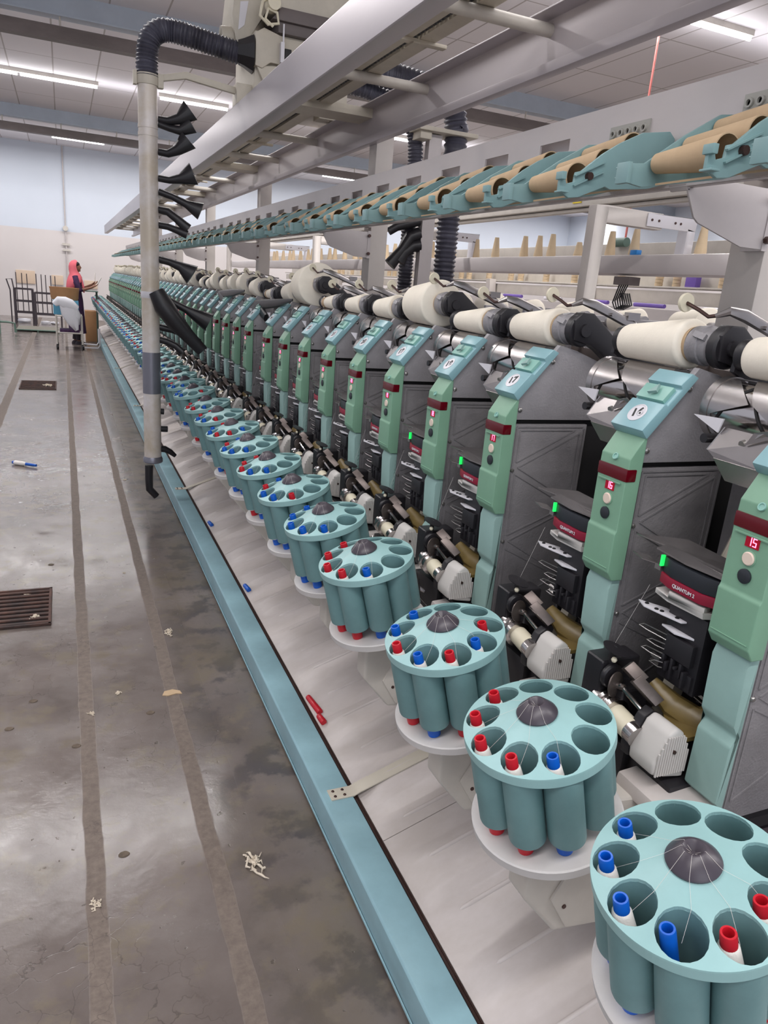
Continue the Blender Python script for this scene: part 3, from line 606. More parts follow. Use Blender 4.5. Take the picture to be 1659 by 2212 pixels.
def label_unit(n):
    if n <= 23: return 'green and grey winding unit, %s from the viewer, its round plate reads %d' % (nth(n-15), n)
    return 'green and grey winding unit, %s one beyond the unit with plate 23' % nth(n-24).replace('nearest', 'first')
proto = winding_unit()
proto.location = (OX, unit_y(N0), 0)
SEG7 = {'0': 'abcdef', '1': 'bc', '2': 'abged', '3': 'abgcd', '4': 'fgbc', '5': 'afgcd', '6': 'afgedc', '7': 'abc', '8': 'abcdefg', '9': 'abcdfg'}
def digits(b, s):
    w, h = 0.0052, 0.0058
    for i, ch in enumerate(s):
        cy = 0.0045-0.009*i; X = 0.9160
        def seg(y0, z0, y1, z1): b.box(X, X+0.0006, min(y0, y1)-0.0006, max(y0, y1)+0.0006, -0.312+min(z0, z1)-0.0006, -0.312+max(z0, z1)+0.0006)
        l, r = cy+w/2, cy-w/2
        S = dict(a=(l, h, r, h), b=(r, 0, r, h), c=(r, -h, r, 0), d=(l, -h, r, -h), e=(l, -h, l, 0), f=(l, 0, l, h), g=(l, 0, r, 0))
        for c in SEG7[ch]: seg(*S[c])
PLATE_R = None
p0 = Vector((0.938, 0, -0.206)); p1 = Vector((1.030, 0, -0.104)); d_ = (p1-p0).normalized(); n_ = Vector((-d_.z, 0, d_.x))
pc = p0+d_*0.032+n_*0.0088+Vector((-OX, 0.002, EYE))
PM = Matrix.Identity(4)
tx_ = Vector((0, -1, 0)); ty_ = d_
for i in range(3): PM[i][0] = tx_[i]; PM[i][1] = ty_[i]; PM[i][2] = n_[i]; PM[i][3] = pc[i]
PKR = {15: .047, 16: .047, 17: .046, 18: .039, 19: .073, 20: .044, 21: .040, 22: .034, 23: .100, 24: .056, 25: .034, 26: .06, 27: .075}
SIMPLE = ('drum_groove', 'plate_screw', 'yarn_finger', 'chute_bolt', 'cover_screw', 'rubber_stop', 'yarn_end', 'console_screw', 'button_ring', 'moulding', 'peg_lever', 'ceramic_eyelet', 'sensor_clip', 'tension_rod', 'cover_rib', 'panel_screw', 'rivet', 'guide_bar', 'rear_rail', 'tail_ring')
units = {}
for n in range(N0, N1+1):
    if n == N0: u = proto
    else: u = copy_tree(proto, (OX, unit_y(n), 0), skip=SIMPLE if n > 38 else ())
    u['label'] = label_unit(n); units[n] = u
def find(o, nm):
    for c in o.children:
        if c.name.split('.')[0] == nm: return c
        r = find(c, nm)
        if r: return r
for n in range(N0, N1+1):
    u = units[n]; cap = find(u, 'number_plate'); con = find(u, 'display')
    if n > 18:
        g_ = find(u, 'green_light')
        if g_: bpy.data.objects.remove(g_)
    if n <= 40:
        text_obj('plate_number', str(n), 0.0255, 'ink', PM @ Matrix.Rotation(math.radians(20), 4, 'Z'), find(u, 'top_cap'))
        b = U(); digits(b, str(n)); b.build('display_digits', 'led', find(u, 'console'), smooth=False)
    r = PKR.get(n); 
    if r is None: r = random.choice([.05, .06, .07, .075, .08]) if n < 40 else random.choice([.07, .075, .08])
    PKR[n] = r
    dr = r-0.047; arm = find(u, 'package_arm'); arm.location = (dr*0.15, 0, dr*0.99)
    if n <= 19:
        e_ = find(u, 'clearer_band')
        Mx = Matrix(((0, 0, -1, 0.9338-OX), (-1, 0, 0, 0.12), (0, 1, 0, -0.443+EYE), (0, 0, 0, 1)))
        text_obj('clearer_lettering', 'QUANTUM 2', 0.0085, 'plate_white', Mx, u, 0.0002)
# packages
def package(n, r):
    dr = r-0.047; A = Vector((0.095+dr*0.15, 0, EYE-0.052+dr*0.99))
    e = empty('yarn_package', (OX, unit_y(n), 0), '', 'yarn package', 'cream yarn packages on the winding drums')
    b = MB(0, 0, 0); r2 = r-0.014; y0, y1 = 0.040, 0.225
    d = Vector((0, y1-y0, -0.010)); dd = d.normalized()
    b.lathe([(0.024, -0.0005), (r-0.006, 0.0), (r-0.001, 0.003), (r, 0.008), (r2+0.002, 0.172), (r2, 0.178), (r2-0.005, 0.182), (0.02, 0.182)], A+Vector((0, y0, 0)), dd, 40, False)
    b.build('wound_yarn', 'yarn', e, ang=50)
    b = MB(0, 0, 0); b.lathe([(0.0335, -0.009), (0.032, 0.0), (0.022, 0.187), (0.020, 0.187), (0.030, -0.009)], A+Vector((0, y0, 0)), dd, 32, False); b.build('paper_cone', 'paper', e)
    return e
for n in range(N0, N1+1):
    r = PKR[n]; e = package(n, r)
    sz = 'slim' if r < .042 else 'medium' if r < .058 else 'thick' if r < .08 else 'very thick'
    e['label'] = ('%s cream yarn package on the unit %s' % (sz, 'with plate %d, %s from the viewer' % (n, nth(n-15)) if n <= 23 else '%s beyond plate 23' % nth(n-24).replace('nearest', 'first')))

# ------------------------------------------------------------------ bobbin magazines
TX = -0.26
NV = Vector((TX, 0, 1)).normalized(); AV = (Vector((1, 0, 0))-NV*NV.x).normalized(); BV = Vector((0, 1, 0))
MC = Vector((0.0, 0.0, EYE-0.622))     # local: x relative to 0.65, y to unit+0.087
MRING, MOFF = 0.087, 18
def mpt(u, v, w): return MC+AV*u+BV*v+NV*w
def cone_w(r): return 0.268*(MRING-max(r, 0.033))
def conept(u, v, w): return mpt(u, v, w+cone_w(math.hypot(u, v)))
def magazine():
    e = empty('bobbin_magazine', (0.65, 0, 0), '', 'bobbin magazine', 'nine-pocket bobbin magazines along the machine')
    hc = [(MRING*math.cos(math.radians(MOFF+40*k)), MRING*math.sin(math.radians(MOFF+40*k))) for k in range(9)]
    b = MB(0, 0, 0); ex = []
    for rr, nn in ((0.0165, 16), (0.033, 48), (0.046, 48), (0.054, 54), (0.1155, 96)): ex += circ(0, 0, rr, nn, 0.01)
    for k in range(9):
        a = math.radians(MOFF+20+40*k)
        for rr in (0.062, 0.070, 0.078, 0.087, 0.096, 0.105): ex.append((rr*math.cos(a), rr*math.sin(a)))
    ex = [p for p in ex if all(math.dist(p, c) > 0.0305 for c in hc)]
    for q, c in enumerate(hc): ex += [p for p in circ(c[0], c[1], 0.0290, 40, 0.08) if math.hypot(*p) < 0.1155 and all(math.dist(p, d) > 0.0296 for r, d in enumerate(hc) if r != q)]
    holed_plate(b, circ(0, 0, 0.1175, 96), [circ(x, y, 0.0279, 40) for x, y in hc], conept, 0.0050, ex)
    b.lathe([(0.1176, -0.0085), (0.1178, -0.010), (0.1178, -0.024), (0.1168, -0.025), (0.1150, -0.024), (0.1150, -0.0115)], MC, NV, 96, False)
    b.build('pocket_disc', 'teal_top', e, smooth=False)
    for x, y in hc:
        b = MB(0, 0, 0); V = []; F = []; K = 40
        for k in range(K):
            a = 2*PI*k/K; ca, sa = math.cos(a), math.sin(a)
            for r, w in ((0.0280, None), (0.0294, None), (0.0294, -0.150), (0.0286, -0.1535), (0.0278, -0.1525)):
                u, v = x+r*ca, y+r*sa; V.append(mpt(u, v, cone_w(math.hypot(u, v))-0.0042 if w is None else w))
        for k in range(K):
            for q in range(5): F.append((k*5+q, k*5+(q+1) % 5, ((k+1) % K)*5+(q+1) % 5, ((k+1) % K)*5+q))
        b.add(V, F); b.build('pocket_tube', 'teal_tube', e, ang=40)
    b = MB(0, 0, 0); b.lathe([(0.0, 0.0), (0.0310, 0.0), (0.0320, 0.003), (0.0305, 0.006), (0.0145, 0.022), (0.012, 0.0225), (0.009, 0.020), (0.003, 0.013), (0.0, 0.013)], mpt(0, 0, 0.0145), NV, 36, False)
    b.build('guide_cone', 'charcoal', e)
    b = MB(0, 0, 0); b.lathe([(0.0, -0.18), (0.022, -0.18), (0.022, -0.004), (0.0, -0.004)], mpt(0, 0, 0), NV, 20, False); b.build('hub', 'teal_tube', e)
    b = MB(0, 0, 0); b.lathe([(0.0, -0.183), (0.1215, -0.183), (0.124, -0.185), (0.124, -0.199), (0.1215, -0.201), (0.0, -0.201)], mpt(0, 0, 0), NV, 60, False); b.build('base_disc', 'disc_white', e)
    # housing below
    X = -0.65; b = MB(X, 0, EYE)
    b.prism([(0.66, -0.848), (0.662, -0.955), (0.735, -1.045), (0.835, -1.06), (0.985, -0.98), (0.985, -0.81), (0.78, -0.786), (0.70, -0.815)], -0.026, 0.03)
    h = b.build('housing', 'offwhite', e, bevel=0.008, segs=3)
    b = MB(X, 0, EYE); b.prism([(0.712, -0.965), (0.755, -1.037), (0.833, -1.05), (0.978, -0.975), (0.978, -0.87), (0.745, -0.905)], -0.032, -0.024); b.build('housing_plate', 'offwhite', h, bevel=0.004)
    b = MB(X, 0, EYE); b.lathe([(0, -0.002), (0.004, -0.002), (0.0045, 0.002)], (0.742, -0.032, -0.985), (0, 1, 0), 10, False); b.build('housing_screw', 'bolt_dark', h)
    return e
OCC = {14: 'bb b b r r', 15: '', 16: ''}
# pocket index -> colour, index 2 is the far left pocket going round towards the viewer
OCC = {14: {2: 'b', 3: 'b', 4: 'b', 5: 'b', 6: 'r', 7: 'r'}, 15: {2: 'r', 3: 'r', 4: 'r', 5: 'r', 6: 'b'}, 16: {2: 'b', 3: 'b', 4: 'r', 5: 'b', 6: 'r', 7: 'b', 8: 'r'},
       17: {2: 'r', 3: 'r', 4: 'r', 5: 'r', 6: 'b'}, 18: {2: 'b', 3: 'b', 4: 'b', 5: 'b', 6: 'b'}, 19: {2: 'b', 3: 'r', 4: 'b', 5: 'b', 6: 'r'},
       20: {2: 'r', 3: 'r', 4: 'r', 5: 'b', 6: 'b'}, 21: {2: 'b', 3: 'r', 4: 'b', 5: 'b', 6: 'b'}, 22: {2: 'r', 3: 'b', 4: 'b', 5: 'r', 6: 'r', 7: 'b'},
       23: {2: 'r', 3: 'r', 4: 'b', 5: 'b', 6: 'r'}, 24: {2: 'r', 3: 'r', 4: 'r', 5: 'r', 6: 'b'}, 25: {2: 'r', 3: 'b', 4: 'b', 5: 'b', 7: 'r'}}
mproto = magazine()
MAGS = {}
MSKIP = ('housing_screw', 'hub')
for n in range(14, N1+1):
    mg = mproto if n == 14 else copy_tree(mproto, skip=MSKIP if n > 40 else ())
    mg.location = (0.65, unit_y(n)+0.088, 0)
    mg['label'] = 'blue-green round bobbin magazine with nine pockets, %s' % ('nearest the viewer at lower right' if n == 14 else '%s from the viewer' % nth(n-14))
    MAGS[n] = mg
def bobbin(color):
    e = empty('yarn_bobbin', (0, 0, 0), '', 'bobbin', 'yarn bobbins standing in the magazines')
    b = MB(0, 0, 0); b.lathe([(0.0, 0.0), (0.0125, 0.0), (0.0130, 0.006), (0.0120, 0.03), (0.0100, 0.13), (0.0092, 0.184), (0.0086, 0.1865), (0.0064, 0.1865), (0.0058, 0.184), (0.0058, 0.165), (0.0, 0.165)], (0, 0, 0), (0, 0, 1), 20, False)
    b.build('tube', 'red_tube' if color == 'r' else 'blue_tube', e)
    b = MB(0, 0, 0); b.lathe([(0.0125, 0.020), (0.0175, 0.030), (0.018, 0.10), (0.0155, 0.135), (0.0116, 0.165), (0.0094, 0.168)], (0, 0, 0), (0, 0, 1), 22, False); b.build('wound_yarn', 'white_yarn', e)
    return e
BOB = {'r': bobbin('r'), 'b': bobbin('b')}
used = {'r': False, 'b': False}
POCK = {2: 'far left', 3: 'left', 4: 'front left', 5: 'front', 6: 'front right', 7: 'right', 8: 'far right', 0: 'back right', 1: 'back'}
for n in range(14, N1+1):
    occ = OCC.get(n)
    if occ is None:
        occ = {k: random.choice('rb') for k in (2, 3, 4, 5, 6)}
        if n >= 58: occ.pop(2)
    for k, c in occ.items():
        if used[c]: o = copy_tree(BOB[c])
        else: o = BOB[c]; used[c] = True
        a = math.radians(MOFF+40*k); cu, cv = MRING*math.cos(a), MRING*math.sin(a)
        full = not (n == 14 and k == 5)
        # foot near tube axis, top leaning against the outer-left wall
        ly = random.uniform(-0.004, 0.004)
        foot = mpt(cu-0.004, cv+0.003, -0.1825); tip = mpt(cu-0.0100, cv+0.0085+ly*0.7, 0.002)
        ax = (tip-foot).normalized()
        o.rotation_mode = 'QUATERNION'; o.rotation_quaternion = Vector((0, 0, 1)).rotation_difference(ax)
        o.location = Vector((0.65, unit_y(n)+0.088, 0))+foot
        if not full:
            for ch in o.children:
                if ch.name.startswith('wound'): ch.scale = (0.9, 0.9, 0.72)
        o['label'] = '%s-tipped white yarn bobbin in the %s pocket of the %s magazine' % ({'r': 'red', 'b': 'blue'}[c], POCK[k], nth(n-14))
# threads drawn from bobbins over the disc into the guide cone (nearest magazines)
for n in range(14, 22):
    for k in OCC[n]:
        a = math.radians(MOFF+40*k); b = MB(0, 0, 0)
        pts = [mpt(MRING*math.cos(a), MRING*math.sin(a), -0.015), conept((MRING-0.027)*math.cos(a+0.1), (MRING-0.027)*math.sin(a+0.1), 0.001), mpt(0.0318*math.cos(a), 0.0318*math.sin(a), 0.0205), mpt(0.0132*math.cos(a), 0.0132*math.sin(a), 0.0378), mpt(0.003*math.cos(a), 0.003*math.sin(a), 0.029)]
        b.tube(pts, 0.00018, 4); b.build('yarn_thread', 'thread', MAGS[n])

# ------------------------------------------------------------------ kerb, deck, body
# kerb beam along the aisle
KY0, KY1 = 0.2, 18.9
b = MB(0, 0, EYE); b.prism([(0.610, -1.49), (0.600, -1.375), (0.604, -1.368), (0.686, -1.368), (0.690, -1.375), (0.690, -1.42), (0.684, -1.42), (0.684, -1.376), (0.610, -1.376), (0.622, -1.49)], KY0, KY1)
b.box(0.604, 0.607, KY0, KY1, -1.478, -1.470)
e = empty('machine_kerb', (0, 0, 0), 'long sky blue sheet metal kerb along the foot of the machine', 'kerb')
k_ = b.build('kerb_profile', 'kerb', e, bevel=0.0015)
b = MB(0, 0, EYE); b.box(0.690, 0.696, KY0, KY1, -1.385, -1.372).box(0.698, 0.702, KY0, KY1, -1.385, -1.374); b.build('rubber_seal', 'bolt_dark', e)
# deck panels
def dz(x): return -1.376+0.35*(x-0.70)
DECK = empty('machine_deck', (0, 0, 0), 'long white ribbed deck sloping up from the blue kerb under the magazines', 'machine deck')
NSEG = 9; yb = [KY0]+[1.40+2.14*i for i in range(8)]+[18.9]
for i in range(len(yb)-1):
    y0, y1 = yb[i]+0.0012, yb[i+1]-0.0012
    xs = [0.704, 0.712, 0.73, 0.76, 0.80, 0.86, 0.92, 0.98, 1.05, 1.2]
    ny = max(8, int((y1-y0)/0.004)); V = []; F = []
    def prof(x, y):
        ph = ((y-1.40) % 0.32)/0.32; h = 0.0
        t_ = abs(ph-0.5)*2; h += 0.014*(1-min(1, max(0, (t_-0.30)/0.25))**1.0) * min(1, (x-0.72)/0.05 if x > 0.72 else 0)
        return h
    for j in range(ny+1):
        y = y0+(y1-y0)*j/ny
        for x in xs: V.append((x, y, dz(x)+prof(x, y)))
    w = len(xs)
    for j in range(ny):
        for q in range(w-1): F.append((j*w+q, j*w+q+1, (j+1)*w+q+1, (j+1)*w+q))
    nV = len(V); V2 = [(v[0], v[1], dz(v[0])-0.006) for v in V]
    F2 = [tuple(nV+k for k in reversed(f)) for f in F]
    rim = [j*w for j in range(ny+1)]+[ny*w+q for q in range(1, w)]+[j*w+w-1 for j in range(ny-1, -1, -1)]+[q for q in range(w-2, 0, -1)]
    F3 = [(rim[k], rim[(k+1) % len(rim)], nV+rim[(k+1) % len(rim)], nV+rim[k]) for k in range(len(rim))]
    b = MB(0, 0, EYE); b.add(V+V2, F+F2+F3)
    yy = 1.40-0.32*4
    while yy < y1:
        for q in (0.04, 0.20):
            yr = yy+q
            if y0+0.02 < yr < y1-0.02:
                hh = prof(0.9, yr)
                b.tube([(xr, yr, dz(xr)+hh-0.0015) for xr in (0.775, 0.782, 0.80, 0.95, 0.99, 1.0)], [0.001, 0.005, 0.0065, 0.0065, 0.005, 0.001], 10, 0.9)
        yy += 0.32
    b.build('deck_panel', 'deck', DECK, ang=50)
for i, y in enumerate((1.60, 4.79, 8.03, 11.2, 14.4, 17.6)):
    e = empty('deck_strap', (0.64, y, EYE-1.366), 'flat off-white strap screwed to the blue kerb and crossing the deck, %s from the viewer' % nth(i), 'strap', 'straps across the deck')
    b = MB(-0.64, 0, 1.366); b.prism([(0.622, -1.368), (0.622, -1.364), (0.690, -1.364), (0.706, -1.356), (0.97, -1.262), (0.97, -1.266), (0.706, -1.360), (0.690, -1.368)], -0.022, 0.022); b.build('strap_plate', 'cream', e, bevel=0.001)
    for sx in (0.636, 0.664):
        for sy in (-0.011, 0.011):
            MB(-0.64, 0, 1.366).lathe([(0, 0.003), (0.003, 0.0028), (0.0045, 0.001), (0.0045, 0)], (sx, sy, -1.364), (0, 0, 1), 10, False).build('strap_screw', 'bolt_dark', e)
# dark machine bed behind the units
for s in range(-1, 7):
    y0 = 1.40+2.663*s; y1 = y0+2.655
    y0 = max(y0, 0.55); y1 = min(y1, YEND)
    b = MB(0, 0, EYE); b.box(1.34, 1.95, y0, y1, -1.49, -0.27); b.box(1.20, 1.34, y0, y1, -1.17, -0.865)
    o = b.build('machine_bed', 'steel_dark', bevel=0.01); tag(o, 'dark grey steel machine bed section behind the winding units, %s from the viewer' % nth(s+1), 'machine bed', 'machine bed sections')
    b = MB(0, 0, EYE); b.box(1.04, 1.19, y0, y1, -1.2, -0.865)
    o = b.build('cable_trunking', 'iron', bevel=0.01); tag(o, 'dark trunking low behind the bobbin magazines, %s section from the viewer' % nth(s+1), 'trunking', 'trunking sections')

# ------------------------------------------------------------------ overhead track
YB0, YB1 = -1.0, 19.6
e = empty('overhead_track', (1.27, 0, EYE+0.77), 'long twin rail track over the machine carrying the travelling cleaner', 'overhead track')
OT = (-1.27, 0, -0.77)
b = MB(*OT); b.prism([(0.95, 0.772), (0.95, 0.945), (0.955, 0.95), (1.03, 0.95), (1.03, 0.944), (0.956, 0.944), (0.956, 0.783), (1.022, 0.776), (1.022, 0.788), (1.027, 0.788), (1.027, 0.770), (0.955, 0.768)], YB0, YB1); b.build('side_rail', 'alu', e, bevel=0.002)
b = MB(*OT); b.prism([(1.597, 0.94), (1.53, 0.94), (1.53, 0.946), (1.603, 0.946), (1.603, 0.756), (1.560, 0.756), (1.560, 0.790), (1.566, 0.790), (1.566, 0.764), (1.597, 0.764)], YB0, YB1); b.build('side_rail', 'alu', e, bevel=0.002)
for k in range(-1, 7):
    for dy in (0.0, 0.90, 1.88):
        y = 4.24+2.663*(k-1)+dy
        if y < -0.5 or y > YB1: continue
        if dy == 0.0: b = MB(*OT); b.box(1.0, 1.60, y-0.10, y+0.10, 0.895, 0.915); b.box(1.0, 1.60, y-0.10, y-0.094, 0.9152, 0.94).box(1.0, 1.6, y+0.094, y+0.10, 0.9152, 0.94); b.build('cross_plate', 'cream', e)
        else: MB(*OT).cyl((1.0, y, 0.905), (1.60, y, 0.905), 0.022, seg=14).build('cross_tube', 'offwhite', e)
b = MB(*OT); b.box(1.215, 1.262, YB0, YB1, 0.925, 0.94).box(1.215, 1.219, YB0, YB1, 0.941, 0.975).box(1.29, 1.36, YB0, YB1, 0.925, 0.94).box(1.356, 1.36, YB0, YB1, 0.941, 0.975).box(1.262, 1.29, YB0, YB1, 0.965, 0.975); b.build('chain_guide', 'cream', e)
b = MB(*OT)
for i in range(560):
    y = 0.6+i*0.034
    if y > YB1: break
    b.box(1.268, 1.284, y, y+0.022, 0.932, 0.950)
b.build('drive_chain', 'ink', e, smooth=False)
for i in range(7):
    y = 2.92+2.663*i
    b = MB(*OT); b.box(1.19, 1.41, y-0.018, y+0.018, 0.912, 0.925).box(1.262, 1.29, y-0.03, y+0.03, 0.905, 0.912); b.build('guide_clamp', 'cream', e, bevel=0.002)
# posts with brackets
for k in range(-1, 7):
    y = 1.40+2.663*k
    if y < 0: continue
    e = empty('support_post', (1.64, y+0.06, 0), 'tall off-white square post rising behind the packages, %s from the viewer' % nth(k), 'post', 'support posts of the overhead rails')
    L0 = (-1.64, -(y+0.06), EYE)
    b = MB(*L0); b.box(1.604, 1.705, y, y+0.11, -0.4, 0.945); b.build('post_tube', 'post', e, bevel=0.004)
    b = MB(*L0); b.prism([(1.318, 0.275), (1.352, 0.218), (1.368, 0.207), (1.515, 0.168), (1.604, 0.168), (1.604, 0.305), (1.44, 0.305)], y-0.004, y+0.002); b.prism([(1.300, 0.300), (1.318, 0.272), (1.325, 0.272), (1.325, 0.33), (1.604, 0.33), (1.604, 0.335), (1.300, 0.335)], y-0.004, y+0.05)
    bk = b.build('bracket', 'rail', e, bevel=0.001)
    MB(*L0).box(1.585, 1.604, y-0.006, y+0.06, 0.165, 0.31).build('bracket_flange', 'rail', e)
    for z in (0.19, 0.285): MB(*L0).lathe([(0, -0.012), (0.009, -0.012), (0.009, 0.0)], (1.592, y-0.006, z), (0, 1, 0), 6, False).build('bracket_bolt', 'bolt_dark', e)
# cone rack rail
b = MB(0, 0, EYE)
YR0, YR1 = 0.55, YEND+0.05
SLW, SLH = 0.072, (0.405, 0.442)
ys = [(unit_y(n)+0.17-SLW, unit_y(n)+0.17+SLW) for n in range(14, N1+1)]
b.box(1.312, 1.318, YR0, YR1, 0.280, SLH[0]); b.box(1.312, 1.318, YR0, YR1, SLH[1], 0.495)
y = YR0
for a_, c_ in ys:
    if a_ > y: b.box(1.312, 1.318, y, a_, SLH[0], SLH[1])
    y = max(y, c_)
b.box(1.312, 1.318, y, YR1, SLH[0], SLH[1])
b.box(1.318, 1.345, YR0, YR1, 0.489, 0.495).box(1.318, 1.336, YR0, YR1, 0.279, 0.285)
e = empty('cone_rack_rail', (0, 0, 0), 'long grey sheet rail with slots carrying the row of teal cone holders', 'rail')
b.build('rail_sheet', 'rail', e, smooth=False)
b = MB(0, 0, EYE); b.box(1.345, 1.349, YR0, YR1, 0.39, 0.46); b.build('rail_backing', 'rail', e)
for n in (16, 17):
    a_, c_ = ys[n-14]; b = MB(0, 0, EYE); b.box(1.308, 1.312, a_, c_, SLH[0], SLH[1])
    for i in range(5):
        yy = a_+0.016+i*0.028; b.lathe([(0.010, 0), (0.010, -0.006), (0.006, -0.006), (0.006, 0)], (1.308, yy, 0.424), (1, 0, 0), 12)
    b.build('clear_insert', 'clear', e)

def holder():
    e = empty('cone_holder', (1.09, 0, EYE+0.28), '', 'cone holder', 'teal cone holders on the overhead rail')
    O = (-1.09, 0, -0.28)
    near = [(1.012, 0.268), (1.012, 0.240), (1.040, 0.228), (1.066, 0.232), (1.135, 0.262), (1.150, 0.258), (1.257, 0.272), (1.312, 0.290), (1.312, 0.385), (1.295, 0.398), (1.22, 0.385), (1.16, 0.355), (1.118, 0.328), (1.066, 0.286), (1.052, 0.282), (1.050, 0.262), (1.030, 0.256), (1.024, 0.270)]
    b = MB(*O); b.prism(near, -0.012, -0.004); b.box(1.008, 1.020, -0.024, 0.0, 0.262, 0.278).box(1.010, 1.030, -0.026, 0.002, 0.236, 0.240)
    c = b.build('near_cheek', 'holder', e, bevel=0.0015)
    b = MB(*O); 
    for z0, z1 in ((0.252, 0.292), (0.272, 0.312)): b.obox(((1.045+1.125)/2, -0.014, (z0+z1)/2), (0.08, 0, z1-z0), (0, 1, 0), (-(z1-z0), 0, 0.08), 0.042, 0.004, 0.0016)
    b.build('cheek_rib', 'holder', c)
    MB(*O).lathe([(0, -0.010), (0.008, -0.010), (0.009, -0.004), (0.009, 0.004)], (1.085, -0.012, 0.277), (0, 1, 0), 10, False).build('pivot_bolt', 'bolt_dark', c)
    far = [(1.012, 0.270), (1.012, 0.236), (1.050, 0.232), (1.257, 0.272), (1.312, 0.290), (1.312, 0.385), (1.295, 0.398), (1.22, 0.386), (1.14, 0.338), (1.050, 0.275)]
    b = MB(*O); b.prism(far, 0.186, 0.194); b.box(1.004, 1.014, 0.178, 0.212, 0.234, 0.272).box(1.004, 1.030, 0.194, 0.215, 0.244, 0.247).box(1.004, 1.030, 0.194, 0.215, 0.262, 0.265); b.build('far_cheek', 'holder', e, bevel=0.0015)
    b = MB(*O); b.prism([(1.07, 0.236), (1.07, 0.240), (1.30, 0.290), (1.30, 0.286)], 0.01, 0.172); b.build('tray_floor', 'paper', e)
    return e
def paper_cone():
    b = MB(0, 0, 0); b.lathe([(0.0315, 0.0), (0.0315, 0.003), (0.0185, 0.168), (0.0165, 0.168), (0.0290, 0.003), (0.0290, 0.0), (0.0315, 0.0)], (0, 0, 0), (0, 1, 0), 28, False)
    o = b.build('paper_cone', 'paper', ang=40); return o
hp = holder(); pcone = paper_cone(); first_c = True
for n in range(15, N1+1):
    h = hp if n == 15 else copy_tree(hp)
    h.location = (1.09, unit_y(n)+0.02, EYE+0.28)
    h['label'] = 'teal plastic cone holder on the overhead rail, %s' % ('nearest at the right picture edge' if n == 15 else '%s from the viewer' % nth(n-15))
    for j in range(3 if n < 45 else 1):
        if n > 22 and j and (n*7+j*3) % 5 == 0: continue
        c = pcone if first_c else pcone.copy()
        if not first_c: COL.objects.link(c)
        first_c = False
        c.location = (1.072+0.073*j, unit_y(n)+0.02+0.008+(0.003*j), EYE+0.272+0.043*j+(0.004 if j == 0 else 0))
        tag(c, 'brown paper cone tube, %s one lying in the %s cone holder' % (['lowest', 'middle', 'topmost'][j], nth(n-15)), 'paper cone', 'paper cones in the overhead holders')

# ------------------------------------------------------------------ travelling cleaner
YC = 4.70
e = empty('travelling_cleaner', (1.2, YC, EYE+0.95), 'cream travelling blower on the overhead track with hoses and hanging suction pipes', 'travelling cleaner')
def T(): return MB(-1.2, -YC, -0.95)
y = YC
b = T(); b.box(1.13, 1.62, y-0.14, y+0.42, 1.44, 1.92); bb = b.build('blower_box', 'cream', e, bevel=0.012)
b = T(); b.prism([(1.12, 1.375), (1.17, 1.44), (1.62, 1.44), (1.62, 1.375)], y-0.18, y+0.44); b.box(1.16, 1.60, y-0.16, y+0.40, 1.32, 1.375); b.build('box_skirt', 'brown_steel', e, bevel=0.004)
b = T(); b.box(1.04, 1.60, y-0.12, y+0.40, 0.985, 1.32); b.build('blower_base', 'cream', e, bevel=0.008)
b = T(); b.prism([(1.035, 1.30), (1.035, 1.14), (1.075, 1.13), (1.12, 1.165), (1.20, 1.165), (1.20, 1.30), (1.08, 1.33)], y-0.16, y-0.02); b.prism([(1.045, 1.14), (1.09, 1.06), (1.22, 1.06), (1.22, 1.165)], y-0.15, y-0.03); b.build('outlet_box', 'cream', e, bevel=0.005)
b = T(); b.prism([(0.93, 1.40), (0.96, 1.24), (1.01, 1.27), (1.13, 1.46), (1.13, 1.92), (0.99, 1.92)], y-0.02, y+0.30); b.build('side_housing', 'cream', e, bevel=0.006)
b = T(); b.lathe([(0.055, 0), (0.055, 0.10), (0.050, 0.10), (0.050, 0.0)], (0.885, y+0.06, 1.30), (1, 0, 0.1), 20); b.build('inlet_collar', 'cream', e)
b = T(); b.add([(0.965, y-0.023, 1.33), (1.0, y-0.023, 1.36), (1.02, y-0.023, 1.48), (0.975, y-0.023, 1.47), (0.965, y-0.021, 1.33), (1.0, y-0.021, 1.36), (1.02, y-0.021, 1.48), (0.975, y-0.021, 1.47)], [(0, 1, 2, 3), (7, 6, 5, 4), (0, 1, 5, 4), (1, 2, 6, 5), (2, 3, 7, 6), (3, 0, 4, 7)]); b.build('notice_sheet', 'plate_white', e, smooth=False)
b = T(); b.tube([(1.13, y-0.15, 1.50), (1.06, y-0.19, 1.44), (1.045, y-0.2, 1.37), (1.09, y-0.2, 1.335), (1.15, y-0.2, 1.35), (1.14, y-0.2, 1.40), (1.09, y-0.2, 1.41), (1.075, y-0.2, 1.36), (1.12, y-0.2, 1.33)], 0.008, 8); b.cyl((1.12, y-0.14, 1.44), (1.12, y-0.22, 1.44), 0.035); b.build('cable_loop', 'felt', e, ang=60)
b = T(); b.box(1.17, 1.19, y-0.19, y-0.16, 1.17, 1.27).cyl((1.185, y-0.18, 1.36), (1.185, y-0.18, 1.27), 0.005); b.build('latch', 'plate_white', e)
b = T(); b.box(1.20, 1.24, y-0.16, y-0.13, 1.17, 1.25); b.build('latch_block', 'ink', e, bevel=0.004)
b = T(); b.box(0.955, 1.10, y-0.06, y+0.06, 0.951, 1.06).box(1.45, 1.62, y-0.06, y+0.06, 0.951, 1.0); b.build('wheel_bracket', 'cream', e, bevel=0.003)
